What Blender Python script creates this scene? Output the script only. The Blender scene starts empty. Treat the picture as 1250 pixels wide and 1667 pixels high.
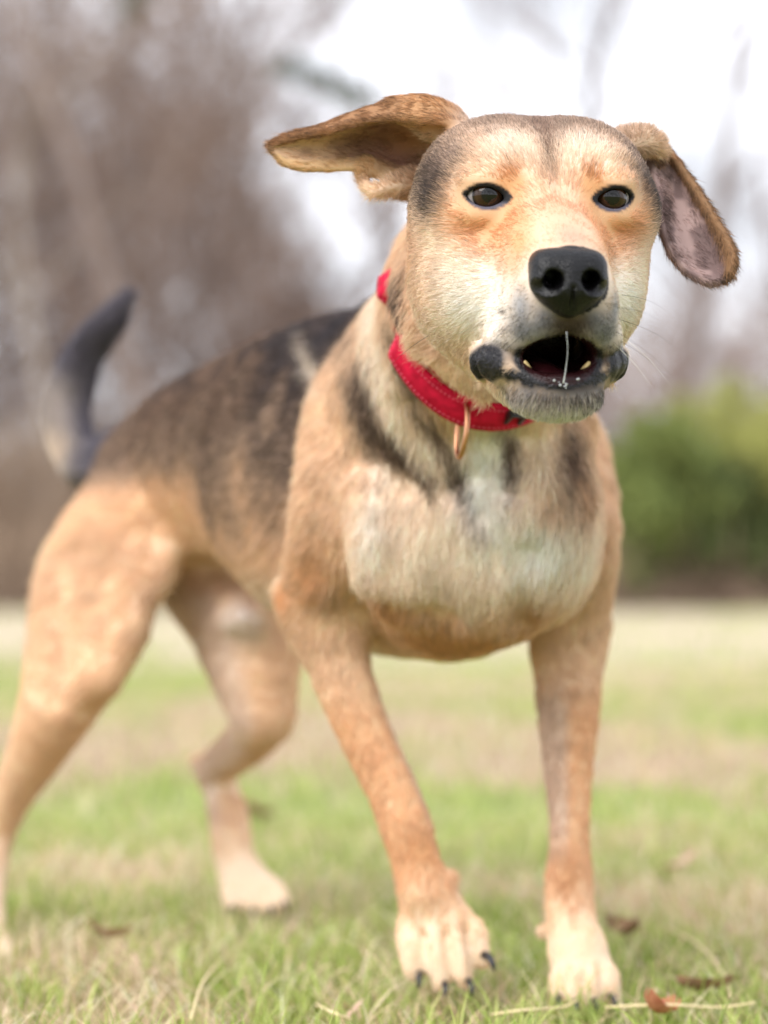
import bpy, math, random, time
import numpy as np
from mathutils import Vector
from mathutils.bvhtree import BVHTree

T0 = time.time()
rng = np.random.default_rng(7)
random.seed(7)

# ------------------------------------------------------------------ camera
CAM_H = 0.33
TILT = math.radians(1.62)
FPX = 85.0 / 36.0 * 1667.0          # focal length in pixels of the photograph
cam_d = bpy.data.cameras.new('camera')
cam = bpy.data.objects.new('camera', cam_d)
bpy.context.scene.collection.objects.link(cam)
bpy.context.scene.camera = cam
cam.location = (0, 0, CAM_H)
cam.rotation_euler = (math.pi / 2 + TILT, 0, 0)
cam_d.sensor_fit = 'VERTICAL'
cam_d.sensor_height = 36.0
cam_d.lens = 85.0
cam_d.clip_start = 0.05
cam_d.clip_end = 2000
cam_d.dof.use_dof = True
cam_d.dof.focus_distance = 1.555
cam_d.dof.aperture_fstop = 3.5

# ------------------------------------------------------------------ world and sun
scene = bpy.context.scene
SUN_EL, SUN_AZ = math.radians(44), math.radians(-140)   # azimuth from +Y towards +X
world = bpy.data.worlds.new('World')
scene.world = world
world.use_nodes = True
wn, wl = world.node_tree.nodes, world.node_tree.links
wn.clear()
w_out = wn.new('ShaderNodeOutputWorld')
w_bg = wn.new('ShaderNodeBackground')
w_sky = wn.new('ShaderNodeTexSky')
w_sky.sky_type = 'NISHITA'
w_sky.sun_disc = False
w_sky.sun_elevation = SUN_EL
w_sky.sun_rotation = SUN_AZ
w_sky.air_density = 1.0
w_sky.dust_density = 1.0
w_hsv = wn.new('ShaderNodeHueSaturation')
w_hsv.inputs['Saturation'].default_value = 0.14
# a broken sheet of cloud: brighter and thinner patches, the same all round
w_co = wn.new('ShaderNodeTexCoord')
w_no = wn.new('ShaderNodeTexNoise')
w_no.inputs['Scale'].default_value = 7.0
w_no.inputs['Detail'].default_value = 5
w_mr = wn.new('ShaderNodeMapRange')
w_mr.inputs['From Min'].default_value = 0.35
w_mr.inputs['From Max'].default_value = 0.65
w_mr.inputs['To Min'].default_value = 0.46
w_mr.inputs['To Max'].default_value = 1.7
w_mul = wn.new('ShaderNodeVectorMath')
w_mul.operation = 'SCALE'
w_bg.inputs['Strength'].default_value = 0.105
wl.new(w_sky.outputs[0], w_hsv.inputs['Color'])
wl.new(w_co.outputs['Generated'], w_no.inputs['Vector'])
wl.new(w_no.outputs['Fac'], w_mr.inputs['Value'])
# veil of thin cloud over the whole sky
w_mix = wn.new('ShaderNodeMix'); w_mix.data_type = 'RGBA'
w_mix.inputs[0].default_value = 0.65
w_mix.inputs[7].default_value = (6.6, 6.8, 7.5, 1)
wl.new(w_hsv.outputs[0], w_mix.inputs[6])
wl.new(w_mix.outputs[2], w_mul.inputs[0])
wl.new(w_mr.outputs[0], w_mul.inputs['Scale'])
wl.new(w_mul.outputs[0], w_bg.inputs['Color'])
wl.new(w_bg.outputs[0], w_out.inputs['Surface'])

sun_d = bpy.data.lights.new('sun', 'SUN')
sun = bpy.data.objects.new('sun', sun_d)
scene.collection.objects.link(sun)
sun_d.energy = 1.3
sun_d.angle = math.radians(45)
sun_d.color = (1.0, 0.97, 0.93)
_sd = Vector((math.sin(SUN_AZ) * math.cos(SUN_EL), math.cos(SUN_AZ) * math.cos(SUN_EL), math.sin(SUN_EL)))
sun.rotation_euler = (-_sd).to_track_quat('-Z', 'Y').to_euler()

vs = scene.view_settings
vs.view_transform = 'Standard'
vs.look = 'None'
vs.gamma = 1.0
vs.use_curve_mapping = False
vs.exposure = 1.2
scene.render.engine = 'CYCLES'
scene.cycles.use_denoising = True
scene.cycles.max_bounces = 8
scene.cycles.diffuse_bounces = 4
scene.cycles.transparent_max_bounces = 8
scene.cycles_curves.shape = 'RIBBONS'
scene.cycles_curves.subdivisions = 2

# ------------------------------------------------------------------ helpers
CT, ST = math.cos(TILT), math.sin(TILT)

def P(px, py, d):
    """World point seen at pixel (px, py) of the photograph, d metres down the lens axis."""
    xc = (px - 625.0) / FPX * d
    yc = -(py - 833.5) / FPX * d
    return np.array([xc, d * CT - yc * ST, CAM_H + d * ST + yc * CT])

def R(rpx, d):
    return rpx * d / FPX

def project(p):
    p = np.asarray(p, float)
    v = p - np.array([0, 0, CAM_H])
    d = v[..., 1] * CT + v[..., 2] * ST
    u = -v[..., 1] * ST + v[..., 2] * CT
    return 625 + v[..., 0] / d * FPX, 833.5 - u / d * FPX, d

def nrm(v):
    v = np.asarray(v, float)
    return v / (np.linalg.norm(v, axis=-1, keepdims=True) + 1e-12)

def sstep(a, b, x):
    t = np.clip((x - a) / (b - a), 0, 1)
    return t * t * (3 - 2 * t)

_perm = np.random.default_rng(3).random((64, 64, 64)).astype(np.float32)
def vnoise(p, scale):
    """value noise in 3-D, 0..1"""
    q = np.asarray(p) * scale
    i = np.floor(q).astype(int)
    f = q - i
    f = f * f * (3 - 2 * f)
    r = 0
    for dx in (0, 1):
        for dy in (0, 1):
            for dz in (0, 1):
                w = (f[:, 0] if dx else 1 - f[:, 0]) * (f[:, 1] if dy else 1 - f[:, 1]) * (f[:, 2] if dz else 1 - f[:, 2])
                r = r + w * _perm[(i[:, 0] + dx) & 63, (i[:, 1] + dy) & 63, (i[:, 2] + dz) & 63]
    return r

def fbm(p, scale, n=3):
    r, a, t = 0, 1.0, 0
    for k in range(n):
        r = r + a * vnoise(np.asarray(p) + 7.3 * k, scale * 2 ** k)
        t += a
        a *= 0.5
    return r / t

# ------------------------------------------------------------------ signed distance field on a rectilinear grid
class Field:
    def __init__(self, xs, ys, zs):
        self.ax = [np.asarray(a, np.float32) for a in (xs, ys, zs)]
        self.D = np.full([len(a) for a in self.ax], 0.2, np.float32)

    def sl(self, lo, hi):
        s = []
        for a, l, h in zip(self.ax, lo, hi):
            i, j = np.searchsorted(a, l), np.searchsorted(a, h)
            s.append(slice(max(i - 1, 0), min(j + 1, len(a))))
        return tuple(s)

    def grid(self, s):
        return (self.ax[0][s[0]][:, None, None], self.ax[1][s[1]][None, :, None], self.ax[2][s[2]][None, None, :])

    def put(self, fn, lo, hi, k, mode='add'):
        m = k + 0.012
        s = self.sl(np.asarray(lo) - m, np.asarray(hi) + m)
        if any(q.stop <= q.start for q in s):
            return
        X, Y, Z = self.grid(s)
        b = fn(X, Y, Z).astype(np.float32)
        a = self.D[s]
        if mode == 'add':
            r = np.minimum(a, b)
            if k > 0:
                h = np.maximum(k - np.abs(a - b), 0) / k
                r = r - h * h * k * 0.25
        else:
            b = -b
            r = np.maximum(a, b)
            if k > 0:
                h = np.maximum(k - np.abs(a - b), 0) / k
                r = r + h * h * k * 0.25
        self.D[s] = r

    def march(self, px, py, d0=1.6, d1=2.6):
        """depth at which a line of sight first meets the surface built so far"""
        for d in np.arange(d0, d1, .002):
            p = P(px, py, d)
            i = [min(max(int(np.searchsorted(a, v)), 0), len(a) - 1) for a, v in zip(self.ax, p)]
            if self.D[tuple(i)] < 0:
                return float(d)
        return d1

    def ell(self, c, rad, axes=None, k=0.02, mode='add'):
        c, rad = np.asarray(c, float), np.asarray(rad, float)
        A = np.eye(3) if axes is None else np.asarray(axes, float)
        ext = np.sqrt(((A * rad[:, None]) ** 2).sum(0))
        def fn(X, Y, Z):
            dx, dy, dz = X - c[0], Y - c[1], Z - c[2]
            k0 = k1 = 0
            for i in range(3):
                q = (dx * A[i, 0] + dy * A[i, 1] + dz * A[i, 2]) / rad[i]
                k0 = k0 + q * q
                k1 = k1 + (q / rad[i]) ** 2
            k0 = np.sqrt(k0)
            return k0 * (k0 - 1) / np.sqrt(k1 + 1e-9)
        self.put(fn, c - ext, c + ext, k, mode)

    def chain(self, pts, k=0.02, mode='add', lat=None):
        """pts: list of (point, r) or (point, r_lat, r_other); lat = direction of r_lat. One smooth tapered limb."""
        pts = [(np.asarray(p[0], float), float(p[1]), float(p[2] if len(p) > 2 else p[1])) for p in pts]
        rm = max(max(p[1], p[2]) for p in pts)
        if len(pts) > 2:                      # smooth the joints
            q = cr(np.array([[*p[0], p[1], p[2]] for p in pts]), (len(pts) - 1) * 3 + 1, 0)
            pts = [(r[:3], r[3], r[4]) for r in q]
        lo = np.min([p[0] - max(p[1], p[2]) for p in pts], 0)
        hi = np.max([p[0] + max(p[1], p[2]) for p in pts], 0)
        def fn(X, Y, Z):
            best = None
            for (a, ra, ra2), (b, rb, rb2) in zip(pts[:-1], pts[1:]):
                ab = b - a
                L2 = float(ab @ ab) + 1e-12
                t = np.clip(((X - a[0]) * ab[0] + (Y - a[1]) * ab[1] + (Z - a[2]) * ab[2]) / L2, 0, 1)
                dx, dy, dz = X - (a[0] + t * ab[0]), Y - (a[1] + t * ab[1]), Z - (a[2] + t * ab[2])
                r1 = ra + t * (rb - ra)
                if lat is None:
                    d = np.sqrt(dx * dx + dy * dy + dz * dz) - r1
                else:
                    r2 = ra2 + t * (rb2 - ra2)
                    l = nrm(lat)
                    q = dx * l[0] + dy * l[1] + dz * l[2]
                    n2 = np.maximum(dx * dx + dy * dy + dz * dz - q * q, 0)
                    k0 = np.sqrt((q / r1) ** 2 + n2 / r2 ** 2)
                    k1 = np.sqrt((q / r1 ** 2) ** 2 + n2 / r2 ** 4) + 1e-9
                    d = np.where(k0 < 1e-4, -np.minimum(r1, r2), k0 * (k0 - 1) / k1)
                if best is None:
                    best = d
                else:
                    kk = 0.10 * rm
                    h = np.maximum(kk - np.abs(best - d), 0) / kk
                    best = np.minimum(best, d) - h * h * kk * 0.12
            return best
        self.put(fn, lo, hi, k, mode)

    def sheet(self, rows, thick, k=0.006, n=(44, 26)):
        """A curved skin (an ear) through rows of points, as thick as `thick` (half) with rounded edges."""
        rows = np.asarray(rows, float)
        g = cr(cr(rows, n[0], 0), n[1], 1)
        nu, nv = g.shape[:2]
        V = g.reshape(-1, 3)
        F = [(i * nv + j, i * nv + j + 1, (i + 1) * nv + j + 1, (i + 1) * nv + j) for i in range(nu - 1) for j in range(nv - 1)]
        tree = BVHTree.FromPolygons([tuple(v) for v in V], F)
        lo, hi = V.min(0) - thick - 0.001, V.max(0) + thick + 0.001
        def fn(X, Y, Z):
            sh = np.broadcast_shapes(X.shape, Y.shape, Z.shape)
            pts = np.stack([np.broadcast_to(a, sh).ravel() for a in (X, Y, Z)], 1)
            out = np.full(len(pts), 0.05)
            for i, p in enumerate(pts.tolist()):
                r = tree.find_nearest(p, 0.02)
                if r[3] is not None:
                    out[i] = r[3]
            return out.reshape(sh) - thick
        self.put(fn, lo, hi, k, 'add')
        return g

def cr(a, n, axis):
    """Catmull-Rom resample along an axis"""
    a = np.moveaxis(np.asarray(a, float), axis, 0)
    m = len(a)
    t = np.linspace(0, m - 1, n)
    i = np.minimum(t.astype(int), m - 2)
    f = (t - i).reshape((-1,) + (1,) * (a.ndim - 1))
    p1, p2 = a[i], a[i + 1]
    p0 = np.where((i > 0).reshape(f.shape), a[np.maximum(i - 1, 0)], 2 * p1 - p2)
    p3 = np.where((i < m - 2).reshape(f.shape), a[np.minimum(i + 2, m - 1)], 2 * p2 - p1)
    r = 0.5 * (2 * p1 + (p2 - p0) * f + (2 * p0 - 5 * p1 + 4 * p2 - p3) * f ** 2 + (3 * p1 - p0 - 3 * p2 + p3) * f ** 3)
    return np.moveaxis(r, 0, axis)

def surface_nets(F):
    """quads and vertices of the zero level of a Field"""
    D = F.D
    ins = D < 0
    nx, ny, nz = D.shape
    c = np.zeros((nx - 1, ny - 1, nz - 1), np.uint8)
    for i in (0, 1):
        for j in (0, 1):
            for k in (0, 1):
                c += ins[i:nx - 1 + i, j:ny - 1 + j, k:nz - 1 + k]
    act = np.argwhere((c > 0) & (c < 8))
    idx = np.full(c.shape, -1, np.int32)
    idx[act[:, 0], act[:, 1], act[:, 2]] = np.arange(len(act))
    acc = np.zeros((len(act), 3))
    cnt = np.zeros(len(act))
    cor = [(i, j, k) for i in (0, 1) for j in (0, 1) for k in (0, 1)]
    ax = F.ax
    for a in cor:
        for dim in range(3):
            if a[dim]:
                continue
            b = list(a); b[dim] = 1
            ia, ib = act + np.array(a), act + np.array(b)
            da = D[ia[:, 0], ia[:, 1], ia[:, 2]]
            db = D[ib[:, 0], ib[:, 1], ib[:, 2]]
            m = (da < 0) != (db < 0)
            t = da[m] / (da[m] - db[m])
            pa = np.stack([ax[q][ia[m, q]] for q in range(3)], 1)
            pb = np.stack([ax[q][ib[m, q]] for q in range(3)], 1)
            acc[m] += pa + (pb - pa) * t[:, None]
            cnt[m] += 1
    V = acc / cnt[:, None]
    quads = []
    for dim in range(3):
        s0 = [slice(None)] * 3; s1 = [slice(None)] * 3
        s0[dim] = slice(0, -1); s1[dim] = slice(1, None)
        A, B = ins[tuple(s0)], ins[tuple(s1)]
        o1, o2 = [(1, 2), (2, 0), (0, 1)][dim]
        e = np.argwhere(A != B)
        ok = (e[:, o1] > 0) & (e[:, o2] > 0) & (e[:, o1] < D.shape[o1] - 1) & (e[:, o2] < D.shape[o2] - 1)
        e = e[ok]
        fl = A[e[:, 0], e[:, 1], e[:, 2]]
        q = []
        for da, db in ((-1, -1), (0, -1), (0, 0), (-1, 0)):
            g = e.copy(); g[:, o1] += da; g[:, o2] += db
            q.append(idx[g[:, 0], g[:, 1], g[:, 2]])
        q = np.stack(q, 1)
        q[~fl] = q[~fl][:, ::-1]
        quads.append(q)
    Q = np.concatenate(quads)
    return V, Q[(Q >= 0).all(1)]

def mesh_np(name, V, F, mats=(), smooth=True):
    """mesh from arrays: F is an (n, 3|4) int array"""
    me = bpy.data.meshes.new(name)
    V = np.asarray(V, np.float32); F = np.asarray(F, np.int32)
    n, w = F.shape
    me.vertices.add(len(V)); me.vertices.foreach_set('co', V.ravel())
    me.loops.add(n * w); me.loops.foreach_set('vertex_index', F.ravel())
    me.polygons.add(n)
    me.polygons.foreach_set('loop_start', np.arange(n, dtype=np.int32) * w)
    me.polygons.foreach_set('use_smooth', np.full(n, smooth))
    me.update(calc_edges=True)
    for m in mats:
        me.materials.append(m)
    return me

def link(name, me, parent=None, **props):
    o = bpy.data.objects.new(name, me)
    scene.collection.objects.link(o)
    o.parent = parent
    for k, v in props.items():
        o[k] = v
    return o

# ================================================================== THE DOG
# body frame: BA runs from the rump to the chest, BL is the dog's left (to the right in the picture)
BA = nrm([0.5, -0.866, 0]); BL = np.array([0.866, 0.5, 0]); BZ = np.array([0, 0, 1.0])
# head frame
H0 = P(892, 321, 1.54)
yaw, pit = math.radians(6), math.radians(10)
HF = np.array([math.sin(yaw) * math.cos(pit), -math.cos(yaw) * math.cos(pit), -math.sin(pit)])
HS = np.array([math.cos(yaw), math.sin(yaw), 0.0])
HU = np.cross(HF, HS)
HB = np.stack([HS, HF, HU])

def hp(s, f, u):
    return H0 + 0.001 * (s * HS + f * HF + u * HU)

def to_head(p):
    return (np.asarray(p) - H0) @ HB.T * 1000.0

def build_dog_field(fine, coarse):
    def axis(a, b, c, d):           # coarse from a to b, fine from b to c, coarse to d
        r = []
        if b > a: r += list(np.arange(a, b, coarse))
        r += list(np.arange(b, c, fine))
        if d > c: r += list(np.arange(c, d, coarse))
        return r
    F = Field(axis(-0.42, -0.085, 0.245, 0.25), axis(1.42, 1.42, 1.70, 2.60), axis(-0.012, 0.39, 0.665, 0.67))
    e, c = F.ell, F.chain

    # ---- trunk
    st = [(0.077, 1.872, 0.385, .085, .110), (0.030, 1.980, 0.405, .096, .140), (-0.032, 2.100, 0.421, .110, .143),
          (-0.102, 2.220, 0.443, .090, .108), (-0.172, 2.335, 0.440, .084, .088), (-0.228, 2.425, 0.428, .062, .070)]
    c([((x, y, z), w, h) for x, y, z, w, h in st], k=0.03, lat=BL)
    # withers and neck
    c([(P(835, 430, 1.70), .068), (P(792, 515, 1.765), .073), (P(752, 630, 1.85), .085), (P(720, 700, 1.93), .105)], k=0.03)
    c([(P(775, 450, 1.76), .055), (P(738, 505, 1.87), .050), (P(668, 550, 2.0), .040)], k=0.04)
    # breast: two pectoral masses and the sternum between them
    e(P(665, 885, 1.855), (R(95, 1.86), .06, R(140, 1.86)), k=0.018)
    e(P(893, 885, 1.885), (R(85, 1.9), .06, R(125, 1.9)), k=0.018)
    e(P(780, 860, 1.85), (R(60, 1.83), .05, R(90, 1.83)), k=0.02)
    e(P(735, 985, 1.93), (R(122, 1.9), .09, R(93, 1.9)), k=0.012)
    # neck folds running down to the breast
    c([(P(625, 520, 1.84), R(24, 1.84)), (P(650, 640, 1.80), R(28, 1.8)), (P(705, 740, 1.79), R(30, 1.79)), (P(775, 830, 1.79), R(26, 1.79))], k=0.025)
    c([(P(935, 690, 1.84), R(30, 1.84)), (P(880, 770, 1.81), R(30, 1.81)), (P(840, 830, 1.79), R(26, 1.79))], k=0.025)

    # roll of skin under the jaw
    c([(P(672, 470, 1.70), R(26, 1.7)), (P(692, 530, 1.675), R(38, 1.68)), (P(735, 592, 1.665), R(34, 1.66)), (P(790, 632, 1.66), R(22, 1.66))], k=0.035)

    # ---- fore limbs
    c([(P(615, 565, 1.99), R(42, 1.98)), (P(565, 700, 1.93), R(66, 1.93)), (P(553, 835, 1.89), R(84, 1.89)),
       (P(525, 960, 1.93), R(72, 1.93)), (P(527, 1010, 1.94), R(64, 1.94))], k=0.024)
    e(P(468, 962, 1.97), (R(26, 1.97), .03, R(30, 1.97)), k=0.02)
    c([(P(525, 990, 1.94), R(64, 1.94)), (P(553, 1090, 1.93), R(57, 1.93)), (P(597, 1200, 1.92), R(50, 1.92)), (P(640, 1290, 1.91), R(48, 1.91)),
       (P(660, 1345, 1.905), R(49, 1.905)), (P(677, 1400, 1.90), R(45, 1.90)), (P(692, 1450, 1.895), R(47, 1.89))], k=0.022)
    e(P(735, 1428, 1.90), (R(11, 1.9), .010, R(16, 1.9)), k=0.012)
    c([(P(935, 720, 2.00), R(52, 2.0)), (P(940, 850, 1.95), R(73, 1.95)), (P(937, 960, 1.98), R(66, 1.98)), (P(926, 1040, 2.0), R(60, 2.0))], k=0.024)
    c([(P(926, 1030, 2.0), R(60, 2.0)), (P(925, 1130, 1.98), R(60, 1.98)), (P(925, 1250, 1.96), R(46, 1.96)), (P(927, 1350, 1.945), R(39, 1.945)),
       (P(926, 1430, 1.935), R(41, 1.935)), (P(930, 1500, 1.92), R(41, 1.92)), (P(940, 1550, 1.90), R(50, 1.9))], k=0.022)
    e(P(886, 1516, 1.935), (R(17, 1.95), .012, R(15, 1.95)), k=0.010)

    # ---- paws: a low pad and four toes each
    def paw(wrist, rw, heads, tips, rt, tipr, k=0.012):
        for a, b in zip(heads, tips):
            m = (a + b) / 2 + np.array([0, 0, 0.004])
            c([(wrist, rw), (a, rt), (m, rt * 1.02), (b, tipr)], k=0.006)
        for i in range(3):                    # clefts between the toes
            a, b = (heads[i] + heads[i + 1]) / 2, (tips[i] + tips[i + 1]) / 2
            c([(a * .6 + b * .4 + np.array([0, -.006, rt * .9]), .0022), (b + np.array([0, -.008, rt * .7]), .0030), (b + np.array([0, -.012, -.004]), .0034)], k=0.005, mode='sub')
    w = P(698, 1460, 1.90)
    paw(w, R(44, 1.89), [P(668, 1515, 1.893), P(702, 1512, 1.884), P(735, 1508, 1.884), P(755, 1505, 1.893)],
        [P(672, 1580, 1.88), P(717, 1597, 1.868), P(756, 1592, 1.868), P(784, 1562, 1.88)], R(26, 1.86), R(19, 1.86))
    e(P(715, 1565, 1.905), (R(48, 1.88), .030, R(24, 1.88)), k=0.012)
    w = P(940, 1545, 1.905)
    paw(w, R(44, 1.9), [P(918, 1585, 1.885), P(938, 1588, 1.875), P(962, 1588, 1.875), P(982, 1582, 1.885)],
        [P(910, 1618, 1.872), P(938, 1626, 1.862), P(968, 1626, 1.862), P(994, 1618, 1.872)], R(23, 1.88), R(18, 1.87))
    e(P(948, 1612, 1.895), (R(50, 1.89), .030, R(22, 1.89)), k=0.012)

    # ---- hind limbs
    c([(P(225, 800, 2.36), R(75, 2.36)), (P(165, 930, 2.31), R(101, 2.31)), (P(135, 1040, 2.27), R(94, 2.27)), (P(98, 1140, 2.25), R(71, 2.25)),
       (P(55, 1230, 2.28), R(50, 2.28)), (P(12, 1310, 2.32), R(37, 2.32)), (P(-12, 1370, 2.33), R(32, 2.33)), (P(-22, 1470, 2.29), R(30, 2.29)), (P(-22, 1520, 2.26), R(34, 2.26))], k=0.04)
    c([(P(250, 850, 2.30), R(45, 2.3)), (P(240, 960, 2.24), R(38, 2.24)), (P(170, 1100, 2.21), R(36, 2.21))], k=0.04)
    for q, s in enumerate((-30, -10, 12, 32)):
        c([(P(-22, 1515, 2.26), R(28, 2.26)), (P(-22 + s, 1545, 2.22), R(15, 2.22)), (P(-22 + s * 1.25, 1562, 2.20), R(12, 2.2))], k=0.006)
    c([(P(390, 850, 2.44), R(70, 2.44)), (P(385, 960, 2.38), R(95, 2.38)), (P(413, 1080, 2.32), R(82, 2.32)), (P(425, 1165, 2.29), R(52, 2.29))], k=0.03)
    c([(P(430, 1165, 2.30), R(54, 2.30)), (P(405, 1205, 2.35), R(44, 2.35)), (P(350, 1250, 2.43), R(34, 2.43))], k=0.015)
    e(P(322, 1238, 2.46), (R(16, 2.46), .02, R(18, 2.46)), k=0.012)
    c([(P(345, 1250, 2.44), R(30, 2.44)), (P(368, 1310, 2.42), R(35, 2.42)), (P(380, 1390, 2.40), R(34, 2.4)), (P(395, 1440, 2.385), R(38, 2.385))], k=0.015)
    for a, b in (((375, 1450), (378, 1476)), ((402, 1450), (412, 1480)), ((428, 1450), (442, 1478)), ((445, 1446), (462, 1468))):
        c([(P(398, 1432, 2.385), R(32, 2.385)), (P(*a, 2.36), R(19, 2.36)), (P(*b, 2.345), R(14, 2.345))], k=0.008)
    # groin
    e(P(392, 1006, 2.31), (R(36, 2.3), .06, R(30, 2.3)), k=0.04)
    e(P(325, 950, 2.38), (R(62, 2.38), .06, R(72, 2.38)), k=0.03)
    # ---- tail
    c([(P(205, 745, 2.42), R(46, 2.42)), (P(140, 760, 2.47), R(40, 2.47)), (P(112, 700, 2.50), R(41, 2.5)), (P(115, 640, 2.51), R(41, 2.51)), (P(140, 575, 2.50), R(36, 2.5)),
       (P(180, 525, 2.48), R(28, 2.48)), (P(207, 490, 2.47), R(16, 2.47))], k=0.02)

    # the coat adds its own depth, so the body under it is slimmer
    zz = F.ax[2]
    F.D += (0.0012 + 0.0030 * sstep(.07, .13, zz)).astype(np.float32)[None, None, :]
    # creases and cords of the chest, cut where the surface lies
    def cut(pts, r, out, k, mode='sub'):
        q = []
        for x, y in pts:
            d = F.march(x, y)
            q.append((P(x, y, d - out), r))
        c(q, k=k, mode=mode)
    cut([(592, 955), (612, 985), (660, 1003), (720, 1008)], .012, .003, .014)
    cut([(862, 900), (850, 960), (858, 1020)], .011, .003, .014)
    cut([(770, 780), (795, 850), (812, 920)], .011, .004, .014)
    cut([(640, 800), (628, 870), (622, 930)], .010, .007, .022)
    cut([(700, 720), (740, 790), (770, 830)], .008, .004, .014)
    cut([(655, 660), (690, 740), (725, 800)], .008, .004, .014)
    cut([(860, 720), (835, 790)], .008, .004, .014)
    cut([(596, 800), (600, 870), (604, 925)], .012, -.007, .022, 'add')
    cut([(505, 820), (500, 880), (510, 935)], .010, .006, .022)
    cut([(230, 870), (262, 925), (262, 980)], .012, .007, .03)
    cut([(110, 900), (90, 1010), (70, 1120)], .012, .008, .03)

    # ---- head
    def he(s, f, u, rs, rf, ru, k=0.014, mode='add', tilt=0.0, near=1.0):
        for sg in ((1, -1) if s else (1,)):
            A = HB
            if tilt:
                ca, sa = math.cos(tilt * sg), math.sin(tilt * sg)
                A = np.stack([ca * HS + sa * HU, HF, -sa * HS + ca * HU])
            q = near if sg > 0 else 1.0           # the cheek turned away is drawn in a little
            e(hp(s * sg * q, f, u), np.array([rs * q, rf, ru]) * 0.001, A, k, mode)
    def hc(pts, k=0.01, mode='add', lat=None, mirror=True, ds=0):
        for sg in ((1, -1) if mirror else (1,)):
            c([(hp(p[0] * sg + ds, p[1], p[2]),) + tuple(r * 0.001 for r in p[3:]) for p in pts], k, mode, lat)
    he(0, -64, -6, 72, 72, 56, k=0.02)                # cranium
    he(30, -58, 3, 45, 56, 45, k=0.018)               # temporal muscles
    he(44, -52, -42, 34, 54, 46, k=0.03, near=.91)              # cheeks
    he(30, -52, -72, 37, 52, 38, k=0.03, near=.90)              # jaw angle
    he(34, -20, -62, 32, 46, 32, k=0.024, near=.90)              # cheeks towards the lips
    he(31, -13, 19, 24, 19, 14, k=0.016)              # brows
    he(54, -32, -8, 18, 24, 16, k=0.022)              # cheekbones
    hc([(0, -22, 0, 36, 30), (0, 15, -20, 24, 23), (0, 55, -35, 20, 21), (0, 82, -43, 18, 19)], k=0.025, lat=HS, mirror=False)   # bridge
    he(13, 28, -46, 17, 46, 26, k=0.024)              # muzzle sides under the eyes
    he(13, 72, -64, 17, 22, 24, k=0.012)              # front of the upper lip
    he(17, 46, -70, 17, 38, 24, k=0.014)              # flews
    he(26, 34, -87, 16, 32, 15, k=0.016)
    hc([(0, -40, -98, 46, 34), (-2, 10, -110, 36, 27), (-3, 44, -116, 28, 20), (-3, 62, -117, 23, 16)], k=0.02, lat=HS, mirror=False)   # lower jaw
    he(0, -70, -60, 60, 50, 50, k=0.03)               # throat
    # mouth
    hc([(-2, 84, -97, 20, 14), (-2, 58, -97, 21, 14), (0, 0, -92, 22, 13)], k=0.006, mode='sub', lat=HS, mirror=False)
    # mouth corners: rolled black lips
    hc([(35, 42, -91, 6), (36, 45, -101, 8.0), (33, 48, -109, 7)], k=0.009, ds=-3)
    for q_, (a_, f_, r_) in enumerate(((46.5, 38, 3.6), (42, 46.5, 4.2), (36.5, 52.5, 4.3), (31, 57.5, 3.6))):       # pleats of loose lip
        hc([(a_ - 4, f_ - 3, -90.5 - .6 * q_, r_ * .7), (a_, f_ + 1.5, -96 - .8 * q_, r_), (a_ + .3, f_ + 1, -103, r_ * 1.05), (a_ - 2.5, f_ - 1, -110 + 1.0 * q_, r_ * .9), (a_ - 6, f_ - 4, -114 + 1.6 * q_, r_ * .6)], k=0.0016, ds=-3)
    hc([(36, 46, -101, 8), (30, 56, -103, 6.5), (24, 64, -105, 4.6)], k=0.006, ds=-3)
    hc([(33, 55, -103, 4), (25, 65, -107, 3.6), (12, 73, -110.5, 3.4), (0, 75, -111.5, 3.4)], k=0.007, ds=-3)
    e(hp(-1, 62, -121), np.array([27, 16, 12.5]) * .001, HB, k=0.012)
    # philtrum
    hc([(0, 97, -74, 1.2), (0, 92, -90, 1.2)], k=0.005, mode='sub', mirror=False)
    hc([(11, 112, -45.5, 5.2), (11, 100, -45.5, 5.2), (8, 72, -44, 4.5)], k=0.003, mode='sub', ds=-1)   # nostrils run back into the muzzle
    # eyes: a rim of skin over the ball, opened by an almond
    for sg in (1, -1):
        ec = hp(EYE_S * sg, EYE_F, 0)
        ef, es, eu = eye_axes(sg)
        e(ec, [0.0156] * 3, k=0.007)
        e(hp((EYE_S - 3) * sg, EYE_F + 3, 11), np.array([19, 12, 6.5]) * .001, HB, k=0.008)
        e(hp((EYE_S) * sg, EYE_F + 3, -12), np.array([17, 10, 5]) * .001, HB, k=0.008)
        def almond(X, Y, Z, ec=ec, ef=ef, es=es, eu=eu):
            dx, dy, dz = X - ec[0], Y - ec[1], Z - ec[2]
            a = dx * es[0] + dy * es[1] + dz * es[2]
            b = dx * eu[0] + dy * eu[1] + dz * eu[2]
            f = dx * ef[0] + dy * ef[1] + dz * ef[2]
            rr = 0.0152                                   # two circles make the almond
            up = np.sqrt(a * a + (b + 0.0092) ** 2) - rr
            lw = np.sqrt(a * a + (b - 0.0088) ** 2) - rr
            al = np.maximum(np.maximum(up, lw), -f)
            ball = np.sqrt(dx * dx + dy * dy + dz * dz) - 0.0126
            return np.minimum(al, ball)
        F.put(almond, ec - 0.02, ec + 0.02, 0.0015, 'sub')

    # ---- ears
    def rows(l):
        return [[P(*q) for q in r] for r in l]
    F.sheet(rows(EAR_A), 0.0026, k=0.010)
    F.sheet(rows(EAR_B), 0.0027, k=0.010)
    c([(P(668, 300, 1.645), R(26, 1.64)), (P(634, 304, 1.632), R(12, 1.63)), (P(606, 312, 1.628), R(10, 1.62)), (P(592, 290, 1.635), R(7, 1.63)), (P(600, 268, 1.645), R(8, 1.64))], k=0.008)
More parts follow.
